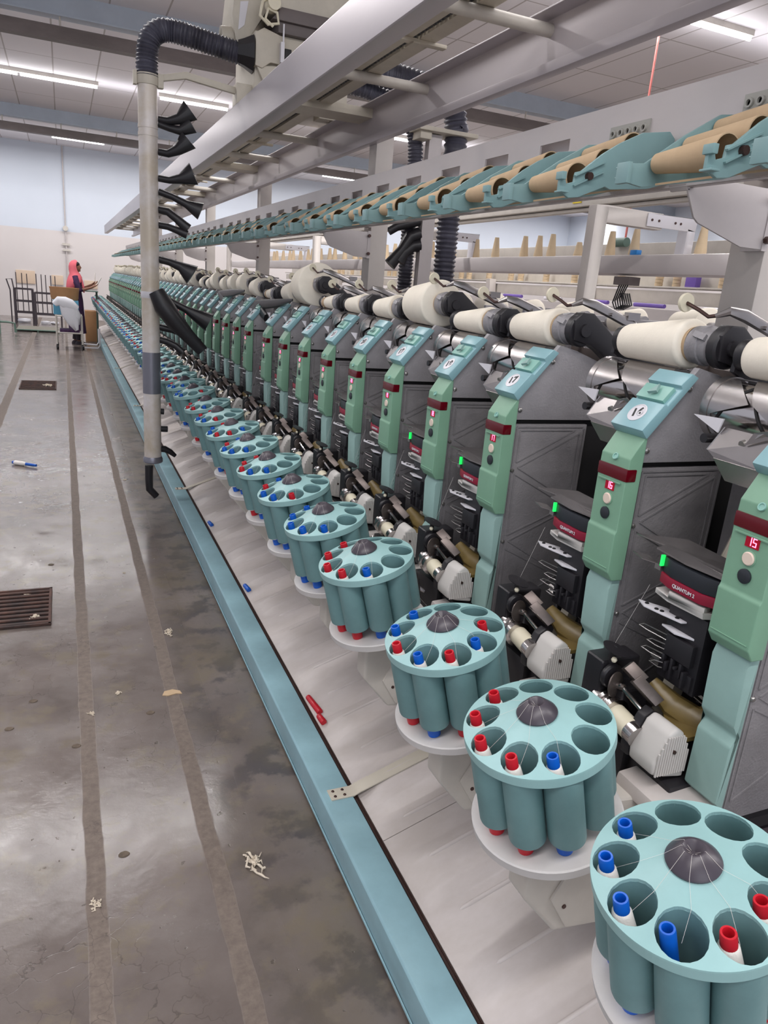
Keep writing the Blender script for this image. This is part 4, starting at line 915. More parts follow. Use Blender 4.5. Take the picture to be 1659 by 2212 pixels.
def corrug(pts, r, pitch, amp, upto=None):
    # resample polyline densely and modulate the radius
    P = [Vector(p) for p in pts]; out = []
    for i in range(len(P)-1):
        a0 = P[max(i-1, 0)]; a1 = P[i]; a2 = P[i+1]; a3 = P[min(i+2, len(P)-1)]
        nseg = max(2, int((a2-a1).length/(pitch/4)))
        for j in range(nseg):
            t = j/nseg; out.append(0.5*((2*a1)+(a2-a0)*t+(2*a0-5*a1+4*a2-a3)*t*t+(-a0+3*a1-3*a2+a3)*t**3))
    out.append(P[-1]); rs = []; L = 0
    for i, p in enumerate(out):
        if i: L += (p-out[i-1]).length
        rs.append(r+amp*math.cos(2*PI*L/pitch))
    return out, rs
PX = 0.474
pts, rs = corrug([(PX, y, 1.02), (PX, y, 1.10), (PX+0.012, y, 1.19), (PX+0.055, y, 1.245), (PX+0.13, y, 1.262), (0.72, y-0.03, 1.245), (0.88, y-0.06, 1.215), (0.97, y-0.08, 1.20)], 0.056, 0.019, 0.0048)
T().tube(pts, rs, 18).build('corrugated_hose', 'hose', e, ang=60)
T().tube([(0.955, y-0.078, 1.205), (0.985, y-0.085, 1.205), (1.035, y-0.09, 1.205)], [0.060, 0.072, 0.098], 8, upv=(0, 1, 2.4)).build('hose_cuff', 'rubber', e)
b = T(); b.prism([(PX+0.05, 1.0), (PX+0.06, 1.035), (0.68, 1.075), (0.86, 1.055), (1.0, 1.04), (1.0, 1.005), (0.86, 1.02), (0.68, 1.04)], y-0.015, y+0.015); b.build('support_arm', 'cream', e, bevel=0.003)
b = T(); b.lathe([(0.058, 0), (0.058, 0.055)], (PX, y, 0.975), (0, 0, 1), 20); b.box(PX-0.075, PX-0.055, y-0.02, y+0.02, 0.97, 1.04).box(PX+0.055, PX+0.085, y-0.02, y+0.02, 0.97, 1.04); b.build('pipe_clamp', 'cream', e, bevel=0.002)
b = T(); b.lathe([(0.052, -1.13), (0.052, -0.62), (0.052, -0.60), (0.052, 0.98)], (PX, y, 0), (0, 0, 1), 24)
for z in (0.76, 0.72, -0.12, -0.16): b.lathe([(0.0545, z), (0.0545, z+0.018)], (PX, y, 0), (0, 0, 1), 24)
pipe = b.build('suction_pipe', 'pipe', e)
T().lathe([(0.0535, -0.72), (0.0535, -0.47)], (PX, y, 0), (0, 0, 1), 24).build('tape_wrap', 'tape', e)
T().lathe([(0.054, -1.16), (0.060, -1.155), (0.060, -1.135), (0.053, -1.12)], (PX, y, 0), (0, 0, 1), 24).build('pipe_foot', 'tape', e)
T().lathe([(0.054, -0.155), (0.056, -0.15), (0.056, -0.12), (0.054, -0.115)], (PX, y, 0), (0, 0, 1), 24).build('pipe_collar', 'plate_white', e)
# pixel -> plane y = YC
def atY(px, py, Y=YC):
    r = Vector((px-CX, py-CY, F_PX)); w = right*r.x+down*r.y+fwd*r.z; w *= Y/w.y; return (w.x, w.y, w.z)
# nozzle polylines on the y = YC plane: (x, z from eye) and radius
NOZ = [([(343, 258), (362, 263), (385, 260), (408, 242)], [.019, .021, .030, .060]), ([(343, 268), (365, 278), (388, 285), (411, 272)], [.019, .019, .026, .050]),
       ([(343, 328), (362, 333), (382, 326), (404, 305)], [.019, .021, .030, .058]), ([(343, 385), (365, 390), (388, 388), (415, 378)], [.019, .019, .028, .062]),
       ([(343, 414), (372, 426), (400, 442), (430, 458)], [.019, .018, .022, .050]), ([(343, 453), (362, 458), (380, 474), (403, 496)], [.021, .023, .023, .030]),
       ([(343, 486), (362, 490), (380, 498), (401, 508)], [.019, .019, .020, .024]), ([(343, 560), (365, 566), (388, 576), (412, 594)], [.021, .021, .028, .062]),
       ([(343, 706), (372, 712), (400, 722), (428, 738)], [.021, .021, .022, .022]), ([(343, 733), (362, 738), (378, 746), (392, 760)], [.021, .021, .021, .020]),
       ([(343, 636), (370, 652), (400, 668), (448, 695)], [.021, .021, .022, .058])]
for pl, rr in NOZ:
    pts = [atY(*p) for p in pl]; pts = [(p[0], p[1]-0.06*i/3, p[2]) for i, p in enumerate(pts)]
    T().tube(pts, rr, 12, [1, 1, 0.9, 0.45], upv=(0, 0, 1)).build('blow_nozzle', 'rubber', e)
pl = [(334, 628), (350, 660), (372, 690), (400, 722), (430, 754)]; pts = [atY(p[0], p[1]) for p in pl]; pts = [(p[0], p[1]-0.08-0.05*i/4, p[2]) for i, p in enumerate(pts)]
T().tube(pts, [.045, .060, .055, .042, .036], 14, [1, .9, .8, .6, .4], upv=(0, 0, 1)).build('blow_nozzle', 'rubber', e)
for yy_, l_ in ((888, 354), (926, 362)):
    p, q = atY(338, yy_), atY(l_, yy_+1); T().cyl(p, q, 0.019, seg=12).build('nozzle_stub', 'rubber', e)
pts = [atY(*p) for p in ((338, 969), (356, 970), (368, 976), (379, 985))]; T().tube(pts, [.021, .021, .018, .012], 10).build('nozzle_stub', 'rubber', e)
pts = [atY(*p) for p in ((322, 1005), (322, 1035), (323, 1056), (338, 1072))]; T().tube(pts, [.026, .025, .024, .022], 12).build('floor_nozzle', 'rubber', e)
# second side of the cleaner, behind the machine
RXp = 2.25
b = T(); b.box(RXp-0.045, RXp+0.045, y-0.03, y+0.03, -1.1, 0.98); b.build('rear_pipe', 'rail', e)
pts, rs = corrug([(1.6, y, 1.28), (1.85, y, 1.27), (2.1, y, 1.25), (2.33, y, 1.2), (2.40, y, 1.05), (2.41, y, 0.8), (2.42, y, -1.0)], 0.072, 0.030, 0.007)
T().tube(pts, rs, 16).build('corrugated_hose', 'hose', e, ang=60)
pts, rs = corrug([(1.6, y+0.1, 1.2), (1.85, y+0.1, 1.18), (2.08, y+0.1, 1.1), (2.16, y+0.08, 0.9), (2.16, y+0.08, 0.4), (2.16, y+0.08, -1.0)], 0.048, 0.022, 0.005)
T().tube(pts, rs, 14).build('corrugated_hose', 'hose', e, ang=60)
b = T(); b.box(2.1, 2.52, y-0.1, y+0.12, 0.985, 1.01).box(2.12, 2.2, y-0.07, y+0.07, 0.94, 0.985).box(1.62, 2.2, y-0.02, y+0.02, 0.99, 1.03); b.build('rear_bracket', 'cream', e, bevel=0.004)
for pl, rr in (([(905, 478), (878, 484), (858, 489), (840, 500)], [.03, .03, .028, .026]), ([(905, 505), (885, 512), (868, 540), (842, 572)], [.042, .04, .034, .045]), ([(905, 530), (890, 532), (872, 548), (862, 566)], [.045, .04, .036, .05])):
    pts = [atY(*p) for p in pl]; T().tube(pts, rr, 12, [1, 1, .9, .55], upv=(0, 0, 1)).build('blow_nozzle', 'rubber', e)
# black blower flaps leaning over the units
def at(px, py, X):
    r = Vector((px-CX, py-CY, F_PX)); w = right*r.x+down*r.y+fwd*r.z; w *= X/w.x; return (w.x, w.y, w.z)
for nm, P in (('nearer', [(632, 648), (600, 655), (570, 657), (552, 655), (565, 672), (575, 687)]), ('farther', [(528, 628), (505, 632), (488, 634), (474, 634), (482, 645), (488, 655)])):
    Q = [at(a, c, 1.0) for a, c in P]
    c0 = Q[0]; ee = empty('blower_flap', (c0[0], c0[1], EYE+c0[2]), 'black bent rubber blower flap over the tops of distant units, %s of the two' % nm, 'blower flap', 'black blower flaps')
    mb_ = MB(-c0[0], -c0[1], -c0[2]); mb_.tube(Q[:4], [0.006, 0.022, 0.026, 0.018], 8, 0.5, upv=(0, 0, 1)).build('flap_arm', 'rubber', ee)
    mb_ = MB(-c0[0], -c0[1], -c0[2]); mb_.tube(Q[3:], [0.020, 0.030, 0.022], 8, 0.6, upv=(0, 1, 0)).build('flap_mouth', 'rubber', ee)

# ------------------------------------------------------------------ rear side packages
for i in range(12):
    y = 1.2+0.34*i; r = [.075, .06, .07, .05, .065, .055, .07, .06, .05, .07, .06, .065][i]; X = 1.98
    e = empty('yarn_package', (X, y, EYE-0.02), 'cream yarn package on the far side of the machine, %s from the viewer' % nth(i), 'yarn package', 'packages on the far side of the machine')
    b = MB(0, 0, 0); b.lathe([(0.02, 0), (r-0.006, 0.0), (r, 0.006), (r-0.013, 0.14), (r-0.02, 0.147), (0.018, 0.147)], (0, 0, -0.02), (0, 1, -0.05), 32, False); b.build('wound_yarn', 'yarn', e, ang=50)
    b = MB(0, 0, 0); b.lathe([(0.022, -0.03), (0.022, 0.17)], (0, 0, -0.02), (0, 1, -0.05), 16); b.build('core', 'steel', e)
    o = MB(0, 0, 0).box(X-0.10, X+0.08, y-0.06, y-0.04, EYE-0.27, EYE-0.03).box(X-0.10, X+0.08, y+0.18, y+0.2, EYE-0.27, EYE-0.05).box(X-0.04, X+0.04, y-0.04, y+0.18, EYE-0.14, EYE-0.12).build('rear_cradle', 'steel', bevel=0.004)
    tag(o, 'grey metal cradle on the far side of the machine, %s from the viewer' % nth(i), 'cradle', 'rear cradles')

# ------------------------------------------------------------------ neighbouring machines
NBR = empty('neighbouring_machine', (0, 0, 0), 'long neighbouring machine whose thick grey beam carries upright paper cones', 'machine')
b = MB(0, 0, EYE); b.box(3.24, 3.42, 1.5, 16, 0.213, 0.33); o = b.build('cone_beam', 'rail', NBR, bevel=0.02)
cy = [3.30*q for q in (0.80, 0.915, 1.012, 1.172, 1.256, 1.351, 1.441, 1.509, 1.56, 1.68, 1.80, 1.92, 2.04)]+[6.98+0.33*i for i in range(22)]
pale = None
for i, y in enumerate(cy):
    if pale is None:
        pale = MB(0, 0, 0).lathe([(0.034, 0), (0.034, 0.03), (0.033, 0.03), (0.0175, 0.175), (0.015, 0.175), (0.015, 0.16), (0.0, 0.16)], (0, 0, 0), (0, 0, 1), 22).build('upright_cone', 'pale_paper'); c = pale
    else: c = pale.copy(); COL.objects.link(c)
    c.location = (3.33+0.02*((i*5) % 3-1), y, EYE+0.33); c.rotation_euler = (0, 0, i)
    if i in (0, 5): c.scale = (1, 1, 0.55 if i == 5 else 0.9)
    tag(c, 'tan paper cone standing upright on the grey beam, %s from the viewer' % nth(i), 'paper cone', 'upright paper cones on the neighbouring beam')
for i in range(5):
    y = 3.48+2.5*i; b = MB(0, 0, EYE); b.box(2.65, 2.73, y-0.035, y+0.035, -1.5, 0.53).box(2.73, 3.12, y-0.035, y+0.035, 0.445, 0.53); e = b.build('arch_frame', 'post', NBR, bevel=0.006)
    b = MB(0, 0, EYE); b.box(3.0, 3.36, y-0.045, y-0.037, 0.455, 0.525).box(3.30, 3.36, y-0.045, y+0.03, 0.33, 0.525); b.build('end_bracket', 'plate_white', e, bevel=0.006)
    b = MB(0, 0, EYE)
    for x in (3.03, 3.08, 3.2, 3.24): b.cyl((x, y-0.049, 0.49), (x, y-0.045, 0.49), 0.007, seg=8)
    b.build('frame_bolt', 'bolt_dark', e)
b = MB(0, 0, EYE); b.box(3.62, 3.74, 1.2, 17, 0.72, 0.80).box(3.66, 3.72, 1.2, 17, 0.69, 0.715); o = b.build('upper_beam', 'offwhite', bevel=0.008); tag(o, 'long white overhead beam of the neighbouring machine', 'beam')
p = at(1247, 433, 3.615); o = MB(0, 0, EYE).box(3.612, 3.6195, p[1]-0.05, p[1]+0.05, 0.745, 0.775).build('yellow_sticker', 'yellow'); tag(o, 'small yellow sticker on the white overhead beam', 'sticker')
b = MB(0, 0, EYE); b.box(4.1, 4.2, 1.5, 17, 0.36, 0.50); tag(b.build('back_beam', 'offwhite', bevel=0.008), 'white long beam farther behind the upright cones', 'beam')
p = at(1378, 551, 3.3); o = MB(0, 0, EYE).box(3.26, 3.30, p[1]-0.03, p[1]+0.03, 0.33, 0.36).build('blue_clip', 'skyblue', bevel=0.004); tag(o, 'small bright blue clip on the grey cone beam', 'clip')
p = at(1350, 525, 4.1); o = MB(0, 0, EYE).cyl((4.05, p[1]-0.08, p[2]), (4.05, p[1]+0.08, p[2]), 0.035).build('green_canister', 'green_paint'); tag(o, 'small dark green cylinder by the white back beam', 'cylinder')
p = at(1358, 605, 3.3); e = empty('cable_tangle', (3.3, p[1], EYE+0.2), 'black tangled cable hanging from a small box under the grey beam', 'cable')
b = MB(-3.3, -p[1], -0.2); b.box(3.24, 3.33, p[1]-0.07, p[1]+0.07, 0.15, 0.2); b.build('junction_box', 'brown_steel', e)
b = MB(-3.3, -p[1], -0.2)
for i in range(5):
    yy = p[1]-0.04+0.02*i; b.tube([(3.27, yy, 0.16), (3.26, yy+0.03, 0.08-0.01*i), (3.27, yy+0.01, 0.0), (3.28, yy-0.05, 0.03), (3.27, yy-0.02, 0.1)], 0.005, 6)
b.build('cable', 'rubber', e)
# shelf with nested cone stacks and purple tubes
b = MB(0, 0, EYE); b.box(4.95, 5.15, 1.5, 18, 0.215, 0.23).box(5.12, 5.15, 1.5, 18, 0.231, 0.38).box(4.98, 5.1, 1.5, 18, 0.08, 0.19); CRL = empty('creel_machine', (0, 0, 0), 'long white creel machine at eye height with a shelf of tan cone stacks', 'machine'); o = b.build('shelf', 'offwhite', CRL, bevel=0.004)
st = None
for i in range(30):
    y = 4.2+0.42*i+0.1*((i*7) % 3)
    if st is None:
        b = MB(0, 0, 0)
        for j in range(4): b.lathe([(0.035, 0.03*j), (0.037, 0.03*j+0.026), (0.033, 0.03*j+0.028)], (0, 0, 0), (0, 0, 1), 14)
        st = b.build('cone_stack', 'pale_paper'); c = st
    else: c = st.copy(); COL.objects.link(c)
    c.location = (5.02, y, EYE+0.23); tag(c, 'short stack of nested tan cones on the white creel shelf, %s from the viewer' % nth(i), 'cone stack', 'nested cone stacks on the creel shelf')
o = MB(0, 0, EYE).box(5.0, 5.06, 5.0, 5.12, 0.23, 0.35).build('purple_box', 'purple', bevel=0.004); tag(o, 'purple block standing among the cone stacks', 'box')
for i in range(9):
    y = 3.6+0.75*i; o = MB(0, 0, EYE).cyl((4.8, y, 0.055), (4.8, y+0.22+0.08*(i % 3), 0.055), 0.018, seg=10).build('purple_tube', 'purple' if i % 3 != 1 else 'plate_white')
    tag(o, '%s tube lying below the creel shelf, %s from the viewer' % ('purple' if i % 3 != 1 else 'white', nth(i)), 'tube', 'tubes below the creel shelf')
b = MB(0, 0, EYE); b.box(4.7, 5.3, 1.5, 18, -1.5, 0.03); b.build('base', 'rail', CRL, bevel=0.01)
b = MB(0, 0, EYE); b.box(3.0, 3.5, 1.5, 16, -1.5, -0.15); b.build('base', 'rail', NBR, bevel=0.01)
for i in range(8):
    y = 2.5+1.9*i; o = MB(0, 0, EYE).prism([(4.88, -1.5), (4.88, 0.0), (4.86, 0.24), (4.95, 0.24), (4.97, 0.0), (4.97, -1.5)], y, y+0.09).build('upright', 'post', CRL, bevel=0.003)
# red rod hanging from the ceiling
p = at(1421, 90, 5.85); e = empty('red_hanger_rod', (5.85, p[1], CEIL), 'thin red rod hanging from the ceiling at upper right', 'rod')
b = MB(0, 0, 0); b.cyl((0, 0, 0), (0, 0, -2.4), 0.012, seg=10); b.build('rod', 'red_paint', e); MB(0, 0, 0).cyl((0, 0, -0.03), (0, 0, 0), 0.04, seg=12).build('ceiling_plate', 'offwhite', e)

# ------------------------------------------------------------------ things on the floor
def on_floor(px, py, z=0.0):
    r = Vector((px-CX, py-CY, F_PX)); w = right*r.x+down*r.y+fwd*r.z; w *= (z-EYE)/w.z; return Vector((w.x, w.y, z))
a, c = on_floor(28, 1003), on_floor(84, 1011); d = (c-a).normalized(); e = empty('dropped_bobbin', a+Vector((0, 0, 0.017)), 'bobbin with white yarn and a long blue tube lying on the aisle floor', 'bobbin'); 
MB(0, 0, 0).lathe([(0, 0), (0.012, 0), (0.013, 0.01), (0.010, 0.205), (0, 0.205)], (0, 0, 0), d, 16, False).build('tube', 'blue_tube', e)
MB(0, 0, 0).lathe([(0.012, 0.012), (0.0165, 0.02), (0.017, 0.085), (0.0125, 0.115)], (0, 0, 0), d, 16, False).build('wound_yarn', 'white_yarn', e)
def grate(x1, y0, y1, label):
    x0 = x1-0.42
    e = empty('drain_grate', (x1, (y0+y1)/2, 0), label, 'floor drain', 'rusty floor drains')
    O = (-x1, -(y0+y1)/2, 0)
    b = MB(*O); b.box(x0, x1, y0, y0+0.012, 0.0, 0.012).box(x0, x1, y1-0.012, y1, 0, 0.012).box(x1-0.012, x1, y0, y1, 0, 0.012).box(x0, x0+0.012, y0, y1, 0, 0.012); b.build('frame', 'rust', e, bevel=0.001)
    MB(*O).box(x0, x1, y0, y1, 0.0005, 0.002).build('pit', 'dark', e)  # thin dark sheet stands for the shaded hollow under the bars
    nb = 9
    for i in range(nb):
        y = y0+0.03+(y1-y0-0.06)*i/(nb-1); MB(*O).box(x0+0.01, x1-0.01, y-0.010, y+0.010, 0.002, 0.010).build('bar', 'rust', e, bevel=0.002)
grate(-0.115, 3.16, 3.56, 'rusty iron floor drain grate at the left edge of the aisle'); grate(-0.14, 9.9, 10.6, 'dark floor drain grate farther down the aisle')
def lint(px, py, s, label, stretch=1.0):
    p = on_floor(px, py); b = MB(0, 0, 0)
    for i in range(16):
        a = random.uniform(0, 6.28); rr = random.uniform(0, s)
        q = [(rr*math.cos(a)*0.6, rr*math.sin(a)*stretch, s*0.12)]
        for j in range(5):
            l = q[-1]; q.append((l[0]+random.uniform(-.35, .35)*s, l[1]+random.uniform(-.35, .35)*s*stretch, s*random.uniform(0.05, 0.35)))
        b.tube(q, [s*.03, s*.12, s*.09, s*.12, s*.07, s*.02], 6)
    o = b.build('lint_tuft', 'lint'); o.location = p; tag(o, label, 'lint', 'tufts of cotton lint on the floor')
lint(543, 1862, 0.030, 'largest curly tuft of cotton lint on the floor near the kerb', 1.3)
lint(365, 1368, 0.022, 'loose cotton lint tuft on the floor between the strips and the kerb', 1.4)
lint(255, 1498, 0.012, 'thin lint shred on the floor between the two strips'); lint(198, 1542, 0.014, 'small lint tuft lying on the left floor strip')
lint(78, 1335, 0.035, 'white lint clump on the near corner of the drain grate', 0.8); lint(60, 1288, 0.02, 'small lint shred on the far half of the drain grate')
lint(205, 1955, 0.016, 'faint lint scrap on the left strip near the bottom of the picture'); lint(105, 834, 0.06, 'lint caught on the farther drain grate'); lint(268, 1238, 0.008, 'tiny lint speck on the floor between the strips'); lint(270, 1037, 0.016, 'pale lint pellet beside the foot of the suction pipe')
p = on_floor(368, 1497); b = MB(0, 0, 0); b.prism([(-.03, -.012), (-.01, -.02), (.02, -.012), (.04, -.018), (.035, .004), (.01, .02), (-.02, .014)], 0, 0.003, 'z'); o = b.build('floor_chip', 'paper'); o.location = p; tag(o, 'flat tan chip stuck on the right floor strip', 'chip')
for i, (px, py) in enumerate(((325, 1540), (268, 1846), (72, 1515), (20, 1575), (165, 1612), (110, 1280-60))):
    p = on_floor(px, py); o = MB(0, 0, 0).lathe([(0.0, 0.0012), (0.008, 0.001), (0.013, 0.0025), (0.015, 0.0)], (0, 0, 0), (0.02, 0, 1), 12, False).build('concrete_spall', 'spall', noise=0.0006); o.location = p+Vector((0, 0, 0.0005)); o.scale = (1, 0.75, 1)
    tag(o, 'small chipped hollow in the concrete floor, %s of the scattered chips' % nth(i).replace('nearest', 'first'), 'floor chip', 'chips in the concrete floor')
# loose bobbin tubes lying in the gutter of the deck
def kerb_tube(y, dx, mt, label, L=0.11, tilt=0.5):
    e = MB(0, 0, 0).lathe([(0, 0), (0.009, 0), (0.010, 0.003), (0.011, L), (0.009, L+0.003), (0.0, L+0.003)], (0, 0, 0), (0.10, -1, tilt), 16, False).build('empty_bobbin_tube', mt); e.location = (0.702+dx, y, EYE-1.362); tag(e, label, 'bobbin tube', 'loose bobbin tubes behind the kerb')
kerb_tube(2.10, 0.012, 'red_tube', 'red empty bobbin tube lying behind the blue kerb', 0.10, -0.0)
kerb_tube(1.98, 0.012, 'red_tube', 'second red tube end low behind the blue kerb', 0.04, 0.0)
kerb_tube(3.1, 0.012, 'blue_tube', 'blue empty bobbin tube lying behind the kerb', 0.06, 0.0); kerb_tube(4.05, 0.012, 'blue_tube', 'farther blue bobbin tube behind the kerb', 0.06, 0.0)

# ------------------------------------------------------------------ far end: trolley, racks, pallet, worker
e = empty('bobbin_trolley', (0.06, 14.9, 0), 'off-white steel trolley with box and bucket near the worker', 'trolley')
O = (-0.06, -14.9, 0); tx0, tx1, ty0, ty1 = -0.15, 0.28, 14.8, 15.3
b = MB(*O)
for x in (tx0, tx1):
    for y in (ty0, ty1): b.cyl((x, y, 0.10), (x, y, 0.62), 0.017, seg=10)
for z in (0.6, 0.3):
    b.cyl((tx0, ty0, z), (tx1, ty0, z), 0.014, seg=8); b.cyl((tx0, ty1, z), (tx1, ty1, z), 0.014, seg=8); b.cyl((tx0, ty0, z), (tx0, ty1, z), 0.014, seg=8); b.cyl((tx1, ty0, z), (tx1, ty1, z), 0.014, seg=8)
b.box(tx0, tx1, ty0, ty1, 0.29, 0.30); b.build('frame', 'offwhite', e)
for x in (tx0, tx1):
    for y in (ty0, ty1):
        w = MB(*O).lathe([(0, -0.015), (0.045, -0.015), (0.045, 0.015), (0, 0.015)], (x, y, 0.045), (1, 0.2, 0), 16, False).build('caster', 'rubber', e)
b = MB(*O); b.tube([(tx1+0.02, ty0, 0.12), (tx1+0.24, ty0, 0.11), (tx1+0.28, ty0+0.02, 0.16), (tx1+0.28, ty0+0.06, 0.4)], 0.012, 8); b.tube([(tx1+0.02, ty0, 0.05), (tx1+0.26, ty0, 0.05), (tx1+0.30, ty0+0.02, 0.10), (tx1+0.30, ty0+0.06, 0.4)], 0.012, 8); b.build('handle', 'plate_white', e)
o = MB(0, 0, 0).box(-0.19, 0.24, 14.95, 15.35, 0.61, 0.87).build('blue_crate', 'blue_box', bevel=0.01); tag(o, 'light blue crate on the trolley under the tan tub', 'crate')
b = MB(0, 0, 0); b.loft([(0.01, 15.15, 0.871, 0.22, 0.2), (0.01, 15.15, 0.9, 0.235, 0.21), (0.01, 15.15, 1.06, 0.25, 0.22), (0.01, 15.15, 1.09, 0.26, 0.23), (0.01, 15.15, 1.09, 0.245, 0.215), (0.01, 15.15, 0.93, 0.22, 0.2)], 28); tag(b.build('tan_tub', 'cardboard'), 'tan oval tub standing on top of the trolley crate', 'tub')
b = MB(0, 0, 0); rings = []
random.seed(3)
b.tube([(-0.17, 14.74, 0.80), (-0.10, 14.73, 0.86), (0.0, 14.73, 0.84), (0.10, 14.73, 0.80), (0.22, 14.73, 0.74)], [0.05, 0.085, 0.10, 0.10, 0.05], 12, 0.45, upv=(0, 0, 1)); b.tube([(0.0, 14.73, 0.83), (0.06, 14.725, 0.68), (0.13, 14.725, 0.52), (0.19, 14.73, 0.36)], [0.09, 0.13, 0.11, 0.03], 12, 0.35, upv=(1, 0, 0)); b.tube([(0.12, 14.735, 0.78), (0.19, 14.73, 0.62), (0.20, 14.74, 0.46)], [0.08, 0.08, 0.04], 10, 0.4, upv=(1, 0, 0))
tag(b.build('white_cloth', 'cloth', noise=0.006, ang=80), 'bundle of white cloth hanging over the near side of the trolley', 'cloth')
o = MB(0, 0, 0).box(-0.10, 0.24, 14.9, 15.2, 0.301, 0.36).build('dark_bag', 'kurta', bevel=0.02); tag(o, 'dark folded bag on the lower trolley shelf', 'bag')
o = MB(0, 0, 0).box(0.38, 0.60, 16.6, 17.0, 0.0, 0.62).build('cardboard_box', 'cardboard', bevel=0.01); tag(o, 'brown cardboard box on the floor behind the worker', 'box')
# rack with rods
def rack(x0, x1, y0, ztop, label, rods):
    e = empty('rod_rack', ((x0+x1)/2, y0, 0), label, 'rack', 'dark iron rod racks'); O = (-(x0+x1)/2, -y0, 0)
    b = MB(*O)
    for x in (x0, x1):
        for y in (y0, y0+0.5): b.box(x-0.02, x+0.02, y-0.02, y+0.02, 0.0, ztop)
    for z in (0.28, 0.55, ztop):
        b.box(x0, x1, y0-0.015, y0+0.015, z-0.02, z+0.01).box(x0, x1, y0+0.485, y0+0.515, z-0.02, z+0.01)
    for x in (x0, x1): b.box(x-0.015, x+0.015, y0, y0+0.5, ztop-0.02, ztop+0.01)
    b.build('frame', 'iron', e)
    for i in range(rods):
        x = x0+0.08+(x1-x0-0.16)*i/(rods-1); MB(*O).cyl((x-0.02, y0+0.2, 0.3), (x-0.03+0.01*(i % 2), y0+0.22, 1.22-0.03*i/rods), 0.011, seg=6).build('rod', 'iron', e)
    return e
rack(-1.12, -0.72, 20.6, 0.84, 'dark iron rack with upright rods, left of two by the back wall', 3); rack(-0.66, -0.08, 20.2, 0.78, 'dark iron rack with upright rods, right of two, partly behind the tub', 5)
e = empty('handle_frame', (-1.24, 20.55, 0), 'slanted dark iron handle frame standing left of the racks', 'frame'); b = MB(1.24, -20.55, 0); b.tube([(-1.2, 20.55, 0.8), (-1.27, 20.55, 1.05), (-1.15, 20.55, 1.06), (-1.12, 20.55, 0.85)], 0.016, 6); b.tube([(-1.2, 20.55, 0.0), (-1.2, 20.55, 0.8)], 0.016, 6); b.build('tube_frame', 'iron', e)
e = empty('floor_platform', (-0.57, 18.9, 0), 'low grey board platform with green edge on the floor before the racks', 'platform')
MB(0.57, -18.9, 0).box(-1.0, -0.14, 18.37, 19.4, 0.03, 0.05).build('board', 'platform', e)
b = MB(0.57, -18.9, 0); b.cyl((-1.02, 18.35, 0.04), (-0.12, 18.35, 0.04), 0.014, seg=8)
for x in (-1.0, -0.57, -0.14): b.cyl((x, 18.35, 0.0), (x, 18.35, 0.04), 0.014, seg=8)
b.build('edge_rail', 'green_paint', e)
e = empty('green_stand', (-1.55, 17.6, 0), 'dull green steel stand with curved foot at the left picture edge', 'stand'); b = MB(1.55, -17.6, 0); b.box(-1.36, -1.26, 17.6, 17.7, 0.28, 1.1); b.tube([(-1.5, 17.65, 0.24), (-1.12, 17.65, 0.24), (-0.99, 17.65, 0.22), (-0.98, 17.65, 0.03)], 0.022, 8); b.box(-1.7, -1.26, 17.6, 17.7, 0.0, 0.28); b.build('stand_body', 'green_paint', e)
for i, (x, y, s) in enumerate(((-0.95, 21.1, .16), (-0.45, 20.9, .12), (-0.25, 21.0, .1))):
    o = MB(0, 0, 0).lathe([(s*0.8, 0), (s, s*0.3), (s*0.9, s*0.6), (s*0.5, s*0.62), (0, s*0.4)], (x, y, 0.0), (0, 0, 1), 14).build('white_sack', 'cloth', noise=0.008); tag(o, 'small white sack on the floor under the racks, %s from left' % ['first', 'second', 'third'][i], 'sack', 'white sacks under the racks')

# worker
def skin_mesh(name, verts, edges, radii, root, mt, parent, sub=2):
    me = bpy.data.meshes.new(name); me.from_pydata(verts, edges, []); ob = bpy.data.objects.new(name, me); COL.objects.link(ob)
    md = ob.modifiers.new('skin', 'SKIN'); md.use_smooth_shade = True
    for i, sv in enumerate(me.skin_vertices[0].data): sv.radius = (radii[i], radii[i]); sv.use_root = (i == root)
    sd = ob.modifiers.new('sub', 'SUBSURF'); sd.levels = sub; sd.render_levels = sub
    dg = bpy.context.evaluated_depsgraph_get(); nm = bpy.data.meshes.new_from_object(ob.evaluated_get(dg)); nm.name = name
    bpy.data.objects.remove(ob); bpy.data.meshes.remove(me); nm.materials.clear(); nm.materials.append(MT[mt]); nm.shade_smooth()
    o = bpy.data.objects.new(name, nm); COL.objects.link(o); o.parent = parent; return o
WX, WY = 0.20, 15.95
e = empty('person', (WX, WY, 0), 'person in coral pink headscarf and purple tunic standing by the machine end holding bobbins', 'person')
verts = []; edges = []; rad = []
def J(p, r, par=None):
    verts.append(p); rad.append(r)
    if par is not None: edges.append((par, len(verts)-1))
    return len(verts)-1
pel = J((0, 0, 0.86), 0.115); sp = J((0.0, 0, 1.02), 0.10, pel); ch = J((0.01, 0, 1.20), 0.115, sp); nk = J((0.02, 0, 1.33), 0.048, ch); hd0 = J((0.035, 0, 1.40), 0.062, nk); hd1 = J((0.04, 0, 1.49), 0.078, hd0)
